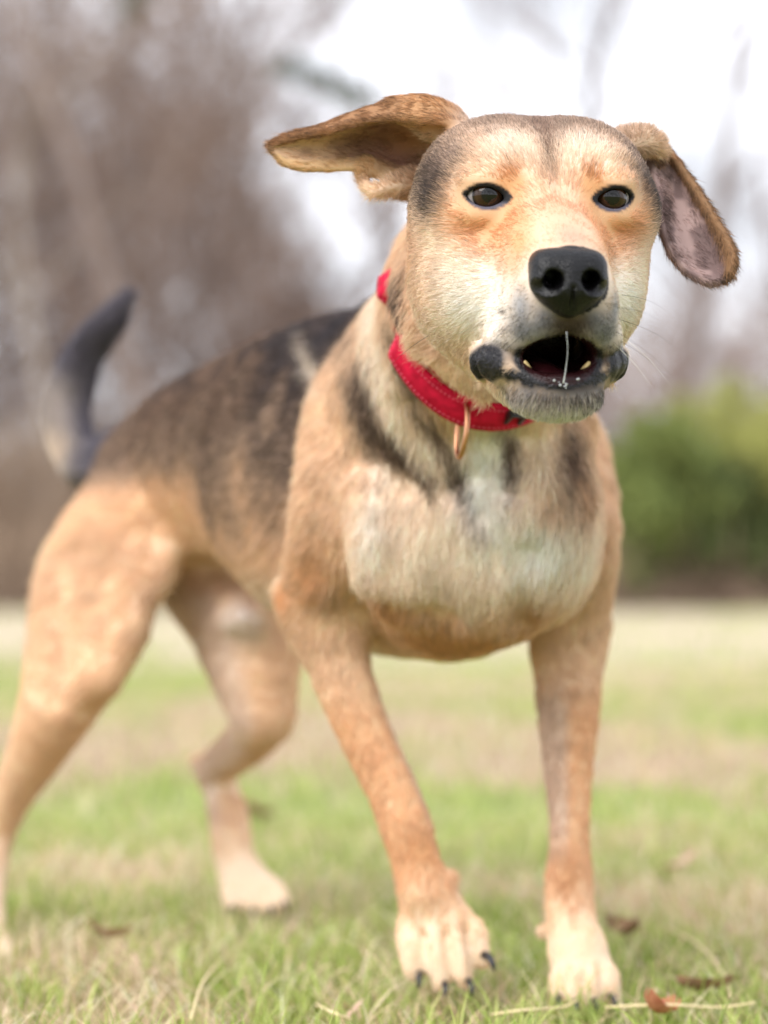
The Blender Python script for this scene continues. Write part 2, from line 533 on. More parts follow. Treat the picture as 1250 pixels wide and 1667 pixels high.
    c([(P(720, 205, 1.63), R(32, 1.63)), (P(690, 190, 1.615), R(26, 1.61)), (P(650, 180, 1.615), R(16, 1.61))], k=0.012)
    c([(P(1015, 235, 1.63), R(28, 1.63)), (P(1048, 228, 1.625), R(24, 1.62)), (P(1066, 238, 1.63), R(20, 1.62)), (P(1074, 252, 1.635), R(14, 1.62))], k=0.008)
    return F

EYE_S, EYE_F = 39.5, -3.0
def eye_axes(sg):
    ef = nrm(HF * 1.0 + HS * 0.16 * sg)
    es = nrm(HS - ef * (HS @ ef))
    es = nrm(es + HU * 0.06 * sg)
    eu = np.cross(ef, es)
    return ef, es, eu

EAR_A = [
    [(760, 205, 1.615), (748, 200, 1.64), (725, 235, 1.665), (700, 275, 1.665), (675, 312, 1.65)],
    [(715, 196, 1.600), (700, 168, 1.62), (680, 215, 1.665), (655, 260, 1.665), (632, 292, 1.645)],
    [(655, 190, 1.605), (645, 168, 1.62), (628, 210, 1.655), (612, 250, 1.655), (588, 274, 1.640)],
    [(590, 198, 1.612), (586, 184, 1.62), (568, 220, 1.645), (555, 252, 1.645), (540, 274, 1.637)],
    [(530, 214, 1.620), (524, 208, 1.625), (513, 232, 1.638), (505, 255, 1.638), (496, 273, 1.634)],
    [(476, 224, 1.628), (470, 222, 1.630), (465, 238, 1.635), (464, 253, 1.635), (468, 266, 1.634)],
    [(452, 233, 1.632), (448, 233, 1.632), (446, 240, 1.634), (448, 248, 1.634), (455, 255, 1.634)]]
EAR_B = [
    [(1030, 240, 1.650), (1035, 225, 1.655), (1050, 215, 1.655), (1068, 222, 1.650)],
    [(1056, 268, 1.640), (1064, 250, 1.655), (1080, 244, 1.655), (1094, 254, 1.645)],
    [(1074, 318, 1.625), (1088, 305, 1.645), (1110, 298, 1.645), (1130, 304, 1.632)],
    [(1078, 365, 1.612), (1104, 358, 1.630), (1136, 350, 1.630), (1161, 353, 1.615)],
    [(1092, 410, 1.602), (1120, 408, 1.614), (1158, 402, 1.614), (1186, 396, 1.600)],
    [(1118, 442, 1.596), (1140, 442, 1.603), (1170, 436, 1.603), (1194, 422, 1.592)],
    [(1150, 458, 1.592), (1160, 458, 1.594), (1176, 454, 1.594), (1190, 444, 1.590)]]

# collar frame: centre of the ring, its axis (towards the rump), the downward and the picture-left directions in its plane
COLLAR_C = P(807, 505, 1.757)
COLLAR_A = nrm([-.069, .22, -.073])
COLLAR_E1 = nrm(np.array([0, 0, -1.0]) - COLLAR_A * (COLLAR_A @ np.array([0, 0, -1.0])))
COLLAR_E2 = np.cross(COLLAR_A, COLLAR_E1)

# ------------------------------------------------------------------ materials
def srgb(r, g, b, k=1.0):
    c = np.array([r, g, b]) / 255.0
    return np.where(c <= 0.04045, c / 12.92, ((c + 0.055) / 1.055) ** 2.4) * k

def mat(name, color=(.5, .5, .5), rough=0.6, **kw):
    m = bpy.data.materials.new(name)
    m.use_nodes = True
    b = m.node_tree.nodes['Principled BSDF']
    b.inputs['Base Color'].default_value = (*color, 1)
    b.inputs['Roughness'].default_value = rough
    for k, v in kw.items():
        b.inputs[k.replace('_', ' ')].default_value = v
    return m, m.node_tree.nodes, m.node_tree.links, b

m_skin, n_, l_, b_ = mat('dog_skin', rough=0.6)
at = n_.new('ShaderNodeAttribute'); at.attribute_name = 'col'
aw = n_.new('ShaderNodeAttribute'); aw.attribute_name = 'wet'
mr = n_.new('ShaderNodeMapRange'); mr.inputs['To Min'].default_value = 0.75; mr.inputs['To Max'].default_value = 0.27
b_.inputs['Specular IOR Level'].default_value = 0.28
ns = n_.new('ShaderNodeTexNoise'); ns.inputs['Scale'].default_value = 330; ns.inputs['Distortion'].default_value = 1.6; ns.inputs['Detail'].default_value = 3
tc = n_.new('ShaderNodeTexCoord')
bp = n_.new('ShaderNodeBump'); bp.inputs['Strength'].default_value = 0.5; bp.inputs['Distance'].default_value = 0.0012
l_.new(tc.outputs['Object'], ns.inputs['Vector']); l_.new(ns.outputs['Fac'], bp.inputs['Height']); l_.new(bp.outputs[0], b_.inputs['Normal'])
l_.new(aw.outputs['Fac'], bp.inputs['Strength']); l_.new(at.outputs['Color'], b_.inputs['Base Color']); l_.new(aw.outputs['Fac'], mr.inputs['Value']); l_.new(mr.outputs[0], b_.inputs['Roughness'])

m_fur, n_, l_, b_ = mat('dog_fur', rough=0.55)
a1 = n_.new('ShaderNodeAttribute'); a1.attribute_name = 'col'
a2 = n_.new('ShaderNodeAttribute'); a2.attribute_name = 'tip'
ci = n_.new('ShaderNodeHairInfo')
rp = n_.new('ShaderNodeMapRange'); rp.interpolation_type = 'SMOOTHSTEP'
rp.inputs['From Min'].default_value = 0.35; rp.inputs['From Max'].default_value = 0.8
mx = n_.new('ShaderNodeMix'); mx.data_type = 'RGBA'
l_.new(ci.outputs['Intercept'], rp.inputs['Value']); l_.new(rp.outputs[0], mx.inputs[0])
l_.new(a1.outputs['Color'], mx.inputs[6]); l_.new(a2.outputs['Color'], mx.inputs[7])
l_.new(mx.outputs[2], b_.inputs['Base Color'])
b_.inputs['Specular IOR Level'].default_value = 0.35
tr = n_.new('ShaderNodeBsdfTranslucent'); l_.new(mx.outputs[2], tr.inputs['Color'])
ms = n_.new('ShaderNodeMixShader'); ms.inputs[0].default_value = 0.3
l_.new(b_.outputs[0], ms.inputs[1]); l_.new(tr.outputs[0], ms.inputs[2])
l_.new(ms.outputs[0], n_['Material Output'].inputs['Surface'])

# ------------------------------------------------------------------ the body mesh
FINE = 0.0017
FUR = 1.0
field = build_dog_field(FINE, 0.0048)
DV, DQ = surface_nets(field)
del field
print('dog mesh', len(DV), len(DQ), round(time.time() - T0, 1))

def vert_normals(V, Q):
    n = np.zeros_like(V)
    fn = np.cross(V[Q[:, 2]] - V[Q[:, 0]], V[Q[:, 3]] - V[Q[:, 1]])
    for k in range(4):
        np.add.at(n, Q[:, k], fn)
    return nrm(n)
DN = vert_normals(DV, DQ)
# keep the one connected body
tree = BVHTree.FromPolygons(DV.tolist(), DQ.tolist())
CAMP = np.array([0, 0, CAM_H])
def hit(px, py, d=None):
    """where the line of sight through a pixel meets the dog (or the point at depth d)"""
    v = nrm(P(px, py, 1.0) - CAMP)
    if d is None:
        r = tree.ray_cast(Vector(CAMP), Vector(v))
        if r[0] is not None:
            return np.array(r[0])
        d = 1.9
    return P(px, py, d)

# ------------------------------------------------------------------ coat pattern: soft patches of colour in 3-D
TAN = srgb(230, 198, 168); ORANGE = srgb(230, 174, 124); CREAM = srgb(240, 222, 203); WHITE = srgb(244, 237, 229)
SABLE = srgb(172, 146, 128); BROWN = srgb(146, 116, 98); BLACK = srgb(68, 62, 68); GREY = srgb(136, 134, 144)
FACE = srgb(224, 168, 120); DUSK = srgb(96, 76, 66)
DARK_SABLE = srgb(122, 97, 84)  # dark sable hair about the throat and neck
PINK = srgb(214, 176, 156); LIP = srgb(22, 20, 24); GUM = srgb(40, 16, 18)

def gauss3(p, c, A, rad):
    q = ((p - c) @ np.asarray(A).T) / np.asarray(rad)
    return np.exp(-np.minimum((q ** 2).sum(1), 40) * 1.1)

CAMX = np.array([1.0, 0, 0]); CAMY = np.array([0, -ST, CT]); CAMZ = np.array([0, CT, ST])
def stroke(px, py, rx, ry, ang=0, depth=None, d=None):
    """an ellipsoidal patch centred on the coat under a pixel; radii in pixels there"""
    c = hit(px, py, d)
    dd = project(c)[2]
    a = math.radians(ang)
    X = CAMX * math.cos(a) + CAMY * math.sin(a); Y = -CAMX * math.sin(a) + CAMY * math.cos(a)
    return c, np.stack([X, Y, CAMZ]), np.array([R(rx, dd), R(ry, dd), depth or R(max(rx, ry), dd) * 1.2])

BODY_STROKES = [  # px, py, rx, ry, angle, colour, strength, tip darkening
    # chest and throat
    (760, 900, 150, 150, 0, CREAM, .75, 0), (660, 880, 75, 110, 0, CREAM, .6, 0), (930, 860, 60, 110, 0, CREAM, .8, 0),
    (605, 850, 22, 95, -8, WHITE, .5, 0), (875, 885, 52, 68, 0, WHITE, .95, 0), (960, 900, 35, 80, 0, WHITE, .35, 0),  # first stroke: highlight on the shoulder point, painted into the coat
    (795, 750, 50, 95, -12, WHITE, 1, 0), (810, 840, 30, 50, 0, WHITE, .7, 0), (770, 980, 18, 60, -35, CREAM, .7, 0),  # last stroke: highlight down the keel, painted as a cream streak
    (725, 1040, 130, 52, 0, srgb(206, 160, 116), .95, .05), (640, 985, 62, 30, -20, srgb(200, 154, 110), .8, .05), (868, 1000, 52, 48, 0, srgb(204, 158, 116), .8, .05),
    # cream ridges beside the throat, dark hair outside them
    (592, 640, 34, 95, 16, DARK_SABLE, .85, .7), (640, 720, 32, 50, 42, DARK_SABLE, .85, .7), (575, 555, 26, 55, -20, DARK_SABLE, .6, .6), (690, 765, 22, 40, 45, DARK_SABLE, .7, .6),
    (758, 795, 17, 62, 24, DARK_SABLE * .8, .95, .6), (655, 590, 12, 70, 14, DUSK, .8, .6), (700, 690, 14, 60, 30, DARK_SABLE, .8, .5),
    (830, 735, 15, 58, 4, DARK_SABLE, 1, .7), (928, 735, 24, 72, -8, DARK_SABLE, .75, .6), (950, 790, 26, 60, 0, srgb(190, 150, 118), .6, .2), (900, 815, 36, 34, 0, srgb(206, 164, 128), .4, .1),
    (614, 500, 22, 60, 0, CREAM, 1.1, 0), (618, 590, 20, 60, 8, CREAM, 1.1, 0), (645, 665, 18, 52, 26, CREAM, 1.1, 0), (690, 725, 16, 40, 38, CREAM, 1, 0),
    (880, 745, 18, 66, -14, CREAM, 1, 0), (788, 775, 24, 70, -6, WHITE, 1.1, 0),
    (645, 400, 30, 62, 0, DUSK, .85, .7), (650, 480, 16, 50, 0, BROWN, .85, .6),
    (712, 575, 52, 42, -35, srgb(234, 210, 174), 1, 0), (690, 520, 22, 40, 0, srgb(226, 194, 152), .9, .1), (775, 640, 50, 30, -30, CREAM, 1, 0),
    # shoulder and flank
    (925, 1425, 28, 40, 0, srgb(190, 138, 94), .6, 0), (688, 1385, 40, 42, 0, srgb(204, 150, 102), .6, 0), (884, 1240, 16, 110, 0, srgb(214, 196, 186), .8, 0),
    (395, 1015, 40, 40, 0, srgb(242, 224, 214), .95, 0), (300, 925, 60, 22, 10, TAN, .7, 0),
    (545, 640, 34, 130, 12, TAN, .75, 0), (515, 600, 10, 120, 20, CREAM, .75, 0), (500, 760, 25, 60, 0, TAN, .6, 0),
    (505, 930, 40, 60, 0, ORANGE, .5, .1), (530, 960, 30, 30, 0, BROWN, .25, .1), (462, 965, 22, 26, 0, ORANGE, .7, 0),
]
HEAD_PATCHES = [  # s, f, u, rs, rf, ru, colour, strength, tip darkening (mirrored)
    (0, -60, 66, 90, 80, 30, SABLE, .85, .35), (44, -30, 50, 26, 40, 16, SABLE, .6, .3), (0, -20, 54, 34, 40, 14, SABLE, .8, .3),
    (22, -4, 27, 18, 30, 13, CREAM, .95, 0), (27, -4, 31, 11, 26, 7, WHITE, .35, 0), (0, 0, 30, 3.2, 40, 20, BROWN, .7, .3), (0, 0, 48, 9, 50, 14, BROWN, .65, .3), (0, 0, 58, 20, 50, 10, BROWN, .45, .3), (0, 10, 8, 3, 24, 14, SABLE, .4, .1),
    (62, -45, 14, 17, 40, 24, SABLE, .95, .8), (69, -46, 0, 12, 36, 22, DUSK * .8, .75, .95), (46, -20, 26, 16, 20, 9, TAN, .6, .1),
    (72, -60, -36, 14, 40, 18, FACE, .6, .1), (54, -20, -10, 11, 20, 14, FACE, .45, 0),
    (39, 6, 1, 21, 22, 13, FACE, .85, .05), (23, 8, 6, 8, 24, 13, FACE, .95, .05), (25, 8, 10, 9, 22, 8, FACE, .6, .0), (24, 4, 15, 3, 20, 4, DUSK, .35, .4),
    (41, 4, -18, 18, 24, 9, FACE, .8, .0), (38, 8, -32, 14, 26, 12, FACE, 1, .1), (36, 8, -40, 9, 26, 6, DUSK, .15, .1), (24, 20, -18, 9, 30, 20, FACE, .9, 0),
    (21, 44, -36, 5, 40, 20, FACE, .8, 0), (0, 25, -10, 20, 45, 16, srgb(220, 172, 140), .95, 0), (0, 60, -25, 15, 30, 14, srgb(220, 172, 142), .9, 0), (0, 74, -26, 9, 20, 8, SABLE, .75, .2),
    (58, -14, -56, 26, 50, 26, CREAM, .95, 0), (46, 4, -66, 20, 34, 20, WHITE, .85, 0), (66, -30, -78, 18, 40, 20, CREAM, .8, 0), (72, -34, -60, 10, 40, 26, FACE, .3, 0),
    (27, 44, -64, 14, 36, 18, WHITE, 1, 0), (20, 74, -50, 6, 16, 14, WHITE, .9, 0), (34, 42, -84, 13, 24, 11, WHITE, .8, 0),
    (15, 80, -72, 14, 24, 15, GREY, .9, .45), (0, 90, -77, 15, 22, 12, DUSK * .7, .95, .7), (22, 68, -80, 12, 20, 10, GREY, 1, .5), (31, 56, -90, 10, 18, 5, GREY, .7, .5), (25, 62, -97, 9, 14, 8, DUSK * .8, .9, .5),
    (26, 10, -128, 30, 36, 12, CREAM, .8, 0), (0, -40, -124, 50, 50, 24, CREAM, .8, 0), (0, -50, -150, 60, 60, 30, WHITE, .6, 0),
    (0, 66, -116, 34, 22, 9, DUSK * .5, 1.3, .5), (0, 64, -131, 30, 26, 9, srgb(230, 226, 226), .95, .22), (22, 52, -126, 13, 22, 9, srgb(230, 225, 226), .95, .25), (0, 60, -121, 30, 22, 5, GREY, .7, .7),
] + [(a, 90 - 1.1 * a, b, 1.5, 16, 1.5, DUSK * .6, .9, .5) for a, b in ((21, -58), (26, -62), (31, -65), (22, -66), (27, -70), (32, -73), (23, -75), (28, -78), (33, -81), (36, -70))]

def face_patch(px, py, rx, ry, c, st, dk=0.0):
    """a patch of the face laid on where a line of sight meets it, then mirrored like the rest"""
    q = hit(px, py)
    k = project(q)[2] / FPX * 1000
    h_ = to_head(q)
    return (abs(h_[0]), h_[1], h_[2], rx * k, 26, ry * k, c, st, dk)
HEAD_PATCHES = HEAD_PATCHES[:12] + [face_patch(*a) for a in (
    (700, 440, 42, 60, CREAM, .9), (745, 490, 55, 50, WHITE, .8), (700, 395, 30, 30, CREAM, .6), (665, 350, 14, 55, FACE, .7),
    (850, 350, 14, 22, FACE, .9), (843, 395, 13, 28, FACE, 1.0), (831, 440, 11, 28, FACE, .95), (823, 472, 8, 20, FACE, .6),
    (788, 380, 38, 24, FACE, 1.0), (783, 402, 24, 14, srgb(206, 142, 90), .9, .1), (745, 350, 22, 22, FACE, .5),
    (697, 318, 17, 34, srgb(74, 62, 56), .75, .9), (715, 285, 16, 30, DUSK, .6, .8), (735, 250, 22, 30, SABLE, .8, .5),
    (832, 258, 36, 26, CREAM, 1.0), (850, 300, 24, 30, CREAM, .6), (826, 302, 18, 12, FACE, .8), (824, 286, 4, 6, DUSK, .5, .5), (838, 334, 7, 7, DUSK, .5, .3),
    (848, 500, 12, 34, GREY, .8, .4), (862, 540, 26, 22, GREY, .9, .5))] + HEAD_PATCHES[12:]

EAR_TREES = []
for rows_ in (EAR_A, EAR_B):
    g_ = cr(cr(np.array([[P(*q) for q in r] for r in rows_]), 36, 0), 20, 1)
    f_ = [(i * 20 + j, i * 20 + j + 1, (i + 1) * 20 + j + 1, (i + 1) * 20 + j) for i in range(35) for j in range(19)]
    v_ = g_.reshape(-1, 3)
    EAR_TREES.append((BVHTree.FromPolygons(v_.tolist(), f_), v_.min(0) - .02, v_.max(0) + .02))
def ear_weight(p):
    """1 on the flaps of the ears, 0 well away from them"""
    w = np.zeros(len(p)); ev = np.full(len(p), .5)
    h = to_head(p)
    for t_, lo, hi in EAR_TREES:
        for i in np.nonzero(((p > lo) & (p < hi)).all(1))[0]:
            r = t_.find_nearest(p[i].tolist(), .022)
            if r[3] is not None:
                w[i] = max(w[i], 1 - (r[3] - .0075) / .010)
                ev[i] = (r[2] % 19) / 18.0
    # the roots fade into the skull
    w = np.clip(w, 0, 1) * sstep(50, 72, np.maximum(np.abs(h[:, 0]), 1.15 * np.abs(h[:, 0]) + .6 * (h[:, 2] - 45)))
    return w, ev
EARW, EARV = ear_weight(DV)

def in_head(p, ew=None):
    """1 on the head, 0 on the trunk"""
    h = to_head(p)
    w = sstep(-120, -95, h[:, 1] - 0.35 * (np.minimum(h[:, 2], 10) + 60))
    w = w * sstep(-165, -140, h[:, 2] + 0.2 * h[:, 1])
    w = np.maximum(w, sstep(-45, -25, h[:, 2]) * sstep(-150, -130, h[:, 1]))
    return w if ew is None else np.maximum(w, ew)

def coat(p, n, ew, ev, jit=0.0):
    """root colour and tip colour of the coat at points p"""
    N = len(p)
    q = p + (rng.normal(0, jit, p.shape) if jit else 0)
    px, py, d = project(q)
    t = (q - np.array([0.077, 1.872, 0.385])) @ BA          # 0 at the breast, -0.6 at the rump
    lat = (q - np.array([0.077, 1.872, 0.385])) @ BL
    z = q[:, 2]
    fs = fbm(q * np.array([1.0, 1.0, .4]), 120, 2)
    fb = fbm(q * np.array([1.0, 1.0, .55]), 34, 3); fb = np.clip(.5 + (fb - .5) * 1.7, 0, 1); ff = fbm(q, 90, 2)
    col = np.tile(TAN, (N, 1)); dark = np.zeros(N)
    def lay(w, c, dk=0.0):
        nonlocal col, dark
        w = np.clip(w, 0, 1)
        col = col * (1 - w[:, None]) + np.asarray(c) * w[:, None]
        dark = dark * (1 - w) + dk * w
    # trunk: dark saddle over the back, fading down the flanks, pale belly
    flank = sstep(-0.10, -0.16, t)
    lay(flank * sstep(.34, .40, z) * (0.6 + 0.5 * fb), srgb(200, 168, 142), .2)
    lay(flank * sstep(.375, .45, z + .07 * (fb - .5)) * .9, SABLE * (.75 + .6 * fs[:, None]), .6)
    lay(flank * sstep(.43, .51, z + .07 * (fb - .5)) * .85, BROWN * (.6 + .8 * fs[:, None]), .75)
    lay(sstep(-0.10, -0.14, t) * sstep(-0.27, -0.2, t) * sstep(.42, .52, z + .10 * (fb - .5)) * .8, BLACK, .8)
    lay(flank * sstep(.49, .54, z) * sstep(.40, .62, fb) * .8, BLACK, .8)
    lay(flank * sstep(.35, .31, z) * sstep(.12, .05, np.abs(lat)) * .7, CREAM)
    # limbs
    lay(sstep(.27, .21, z), srgb(228, 185, 146))
    lay(sstep(.125, .035, z + .03 * (fb - .5)), srgb(236, 208, 178))
    hind = sstep(2.12, 2.2, d)
    lay(hind * sstep(.45, .40, z), srgb(238, 202, 168))
    lay(hind * sstep(.40, .36, z) * sstep(.3, .6, fbm(q, 9, 2)) * .15, CREAM)
    if n is not None:                                         # pale insides of the legs
        inner = -np.sign(lat + 0.02) * (n @ BL)
        lay(hind * sstep(.40, .34, z) * sstep(0.45, .9, inner) * sstep(.05, .12, z) * .6, srgb(222, 206, 196))
        lay((1 - hind) * sstep(.27, .22, z) * sstep(0.35, .8, inner) * sstep(.09, .14, z) * .7, srgb(206, 186, 172))
        lay(hind * sstep(.10, .05, z), srgb(238, 212, 184))
    # tail
    tail = sstep(-.60, -.64, t + 0.0 * z) * sstep(.40, .44, z)
    lay(tail, srgb(112, 106, 116), .25)
    lay(tail * sstep(150, 90, px) * sstep(600, 660, py) * .7, srgb(200, 186, 176))
    lay(tail * sstep(.49, .45, z) * sstep(120, 95, px) * .7, CREAM)
    for (x, y, rx, ry, an, c, s, dk), (cc, A, rad) in zip(BODY_STROKES, STROKE_GEO):
        if s > 0:
            w = gauss3(q, cc, A, rad) * s * 1.25
            if dk > 0:
                w = w * (0.55 + 0.9 * fb)
            lay(w, c, dk)
    # head
    h = to_head(q)
    hw = in_head(q, ew)
    keep_c, keep_d = col.copy(), dark.copy()
    col = np.tile(srgb(234, 203, 174), (N, 1)); dark = np.zeros(N)
    hm = h.copy(); hm[:, 0] = np.abs(hm[:, 0])
    for s_, f_, u_, rs, rf, ru, c, st, dk in HEAD_PATCHES:
        dlt = (hm - np.array([s_, f_, u_])) / np.array([rs, rf, ru])
        w = np.exp(-np.minimum((dlt ** 2).sum(1), 40) * 1.1) * st * 1.3
        if dk > .35:
            w = w * (0.6 + 0.8 * ff)
        lay(w, c, dk)
    # ears: tan brown outside, greyed pink inside, dusky rims
    lay(ew, srgb(168, 124, 88), .35)
    inside = sstep(0.0, 0.45, n @ nrm(np.array([0, -1, -.12])))
    L_, R_ = ew * (h[:, 0] < 0), ew * (h[:, 0] > 0)
    lay(L_ * inside * sstep(.22, .36, ev), srgb(208, 170, 138), .2)
    lay(L_ * inside * sstep(.22, .36, ev) * sstep(.45, .62, fbm(q * np.array([.35, 1, 1]), 110, 2)) * .6, srgb(140, 104, 82), .3)
    lay(L_ * inside * sstep(-140, -85, h[:, 0]) * sstep(.30, .45, ev) * .85, srgb(150, 110, 96), .1)  # deep shadow towards the ear base, painted into the hair colour
    lay(L_ * sstep(.84, .95, ev), srgb(216, 178, 134), .1)
    lay(L_ * sstep(-165, -190, h[:, 0]) * .8, srgb(128, 92, 52), .5)
    lay(L_ * sstep(-95, -75, h[:, 0]) * sstep(20, 34, h[:, 2]) * .5, srgb(216, 168, 122), .1)
    m_ = R_ * (h[:, 2] < 26)
    lay(m_ * inside * sstep(.96, .84, ev), srgb(178, 150, 144), .3)
    lay(m_ * inside * sstep(.96, .84, ev) * sstep(.42, .58, fbm(q, 70, 2)) * .75, srgb(104, 82, 80), .5)
    lay(m_ * sstep(-50, -75, h[:, 2]) * .5, srgb(128, 98, 66), .5)
    lay(m_ * sstep(.80, .95, ev) * .8, srgb(140, 106, 74), .5)
    col = keep_c * (1 - hw[:, None]) + col * hw[:, None]
    dark = keep_d * (1 - hw) + dark * hw
    return col, dark
STROKE_GEO = [stroke(*s[:5]) for s in BODY_STROKES]

def eye_gap(p):
    """distance outside the opening of the nearer eye"""
    m = np.full(len(p), .05)
    for sg in (1, -1):
        ec = hp(EYE_S * sg, EYE_F, 0); ef, es, eu = eye_axes(sg)
        v = p - ec
        a, b = v @ es, v @ eu
        al = np.maximum(np.sqrt(a * a + (b + .0092) ** 2) - .0152, np.sqrt(a * a + (b - .0088) ** 2) - .0152)
        m = np.where(np.linalg.norm(v, axis=1) < .05, np.minimum(m, al), m)
    return m

def lips(p):
    """1 on the bare black skin of the lips, eyelids and nose bed; second value: inside of the mouth"""
    h = to_head(p)
    s = np.abs(h[:, 0] + 3); f, u = h[:, 1], h[:, 2]
    corner = np.exp(-(((s - 42) / 13) ** 2 + ((f - 50) / 22) ** 2 + ((u + 103 + .25 * (s - 42)) / 13) ** 2) ** 3)
    rim = np.exp(-((u + 110.5 - 0.004 * (s - 4) ** 2 + 4 * (vnoise(p, 300) - .5)) / 4.0) ** 4) * sstep(40, 46, f) * sstep(46, 38, s)
    nosebed = (np.linalg.norm((p - hp(0, 90, -48)) @ HB.T / np.array([.024, .022, .021]), axis=1) < 1).astype(float)
    rim = np.maximum(rim, nosebed)
    def lid(p):
        m = np.zeros(len(p))
        for sg in (1, -1):
            ec = hp(EYE_S * sg, EYE_F, 0); ef, es, eu = eye_axes(sg)
            v = p - ec
            a, b, c = v @ es, v @ eu, v @ ef
            up = np.sqrt((a + .001 * sg) ** 2 + (b + .0120) ** 2) - .0212        # a longer almond than the opening
            lw = np.sqrt((a + .001 * sg) ** 2 + (b - .0112) ** 2) - .0200
            al = np.maximum(up, lw)
            m = np.maximum(m, sstep(.0006, -.0010, al) * (c > 0))
        return m
    ld = lid(p)
    lips.eye = eye_gap(p)
    uc = -97 + 5 * sstep(58, 0, f)
    qm = np.sqrt(((h[:, 0] + 2) / 21.5) ** 2 + ((u - uc) / 14.2) ** 2)
    rim = np.maximum(rim, sstep(1.38, 1.22, qm) * sstep(-88, -93, u) * sstep(42, 50, f))
    rim = np.maximum(rim, sstep(1.17, 1.11, qm) * sstep(42, 50, f))
    mouth = sstep(1.16, 1.06, np.sqrt(((h[:, 0] + 2) / 21.5) ** 2 + ((u - uc) / 14.2) ** 2)) * sstep(88, 80, f) * (f > -25)
    return corner, rim, ld, mouth

cn, rm, ld, mo = lips(DV)
# wrinkles of the rolled lips
wr = np.clip(cn * 1.4, 0, 1)
hv = to_head(DV)
DV = DV + DN * (wr * 0.0006 * (np.sin(hv[:, 0] * 1.1 + 2.2 * np.sin(hv[:, 2] * .2) + 6 * vnoise(DV, 90)) * .35 + 1.9 * (fbm(DV, 210, 2) - .5)))[:, None]
bare = np.clip(np.maximum.reduce([cn * 1.6, rm * 1.3, ld, mo]), 0, 1)
col, dark = coat(DV, DN, EARW, EARV)
col = col * (1 - 0.35 * dark[:, None]) * 0.9
lipc = LIP * (0.7 + 0.9 * vnoise(DV, 260)[:, None])
w = np.clip(np.maximum(np.maximum(cn * 1.6, rm * 1.3), ld), 0, 1)[:, None]
low = (ld * sstep(-2, -5, hv[:, 2]))[:, None]
lipc = lipc * (1 - low) + srgb(84, 80, 92) * low
col = col * (1 - w) + lipc * w
col = col * (1 - mo[:, None]) + GUM * mo[:, None]
me = mesh_np('dog', DV, DQ, [m_skin])
ca = me.color_attributes.new('col', 'FLOAT_COLOR', 'POINT')
ca.data.foreach_set('color', np.concatenate([col, np.ones((len(col), 1))], 1).astype(np.float32).ravel())
wa = me.attributes.new('wet', 'FLOAT', 'POINT')
wa.data.foreach_set('value', np.clip(np.maximum(bare, 0) - .75 * ld, 0, 1).astype(np.float32))
dog = link('dog', me, None, category='dog',
           label='tan and black barking dog with flying ears and a red collar, standing on the grass')

# ------------------------------------------------------------------ fur
def fur_dir(p, n, ew):
    """lie of the coat"""
    h = to_head(p)
    hw = in_head(p, ew)[:, None]
    # trunk: backwards and down; limbs: down
    v = -BA * 0.9 - BZ * 0.55 + np.zeros_like(p)
    chest = sstep(-0.10, 0.0, (p - np.array([0.077, 1.872, 0.385])) @ BA)[:, None]
    v = v * (1 - chest) + (-BZ * 1.0 - BA * 0.25) * chest
    leg = sstep(.32, .26, p[:, 2])[:, None]
    v = v * (1 - leg) + (-BZ) * leg
    paw_ = sstep(.075, .05, p[:, 2])[:, None]
    v = v * (1 - paw_) + (BA * .8 - BZ * .6) * paw_
    px, py, d = project(p)
    tail = (sstep(-.60, -.64, (p - np.array([0.077, 1.872, 0.385])) @ BA) * sstep(.42, .46, p[:, 2]))[:, None]
    v = v * (1 - tail) + BZ * tail
    # head: away from the nose
    vh = nrm(p - hp(0, 120, -35))
    ew = ew[:, None]
    side = np.sign(h[:, :1])
    ve = np.where(side < 0, nrm(-HS + 0.12 * HU), nrm(0.55 * HS - 0.85 * HU))
    chin = (sstep(-112, -122, h[:, 2]))[:, None]
    vh = vh * (1 - chin) + (-HU * .8 - HF * .5) * chin
    vh = vh * (1 - ew) + ve * ew
    v = v * (1 - hw) + vh * hw
    # swirls
    sw = np.stack([fbm(p + k * 3.1, 14, 2) - .5 for k in range(3)], 1)
    v = nrm(v) + sw * (0.55 * (1 - hw) + 0.5 * hw)
    v = v - n * (v * n).sum(1, keepdims=True)
    return nrm(v)

def fur_len(p, ew):
    h = to_head(p)
    hw = in_head(p, ew)
    z = p[:, 2]
    L = 0.014 * np.ones(len(p))
    L = L * (1 - sstep(.34, .24, z)) + 0.0075 * sstep(.34, .24, z)
    L = L * (1 - sstep(.07, .05, z)) + 0.0042 * sstep(.07, .05, z)
    lh = 0.0075 * np.ones(len(p))
    lh += 0.007 * sstep(-20, -70, h[:, 1]) * sstep(-10, -70, h[:, 2])          # cheeks
    lh *= 1 - 0.5 * sstep(10, 60, h[:, 1])                                     # muzzle
    lh = np.where(h[:, 2] < -110, 0.0065, lh)
    lh = lh * (1 - ew) + 0.0062 * ew
    return L * (1 - hw) + lh * hw

def collar_out(ph):
    """how far the collar stands off the skin (negative: sunk in the coat) round the neck; 0 = throat, + = the dog's right"""
    return (.0060 + .0015 * np.exp(-((ph - .45) / .6) ** 2)) * sstep(1.35, 1.15, ph) * sstep(-1.3, -1.1, ph) - .007 * sstep(1.15, 1.35, ph) * sstep(1.70, 1.60, ph) + .0012 * sstep(1.60, 1.70, ph) * sstep(1.95, 1.86, ph) - .006 * sstep(1.86, 1.95, ph) - .003 * sstep(-1.1, -1.3, ph)

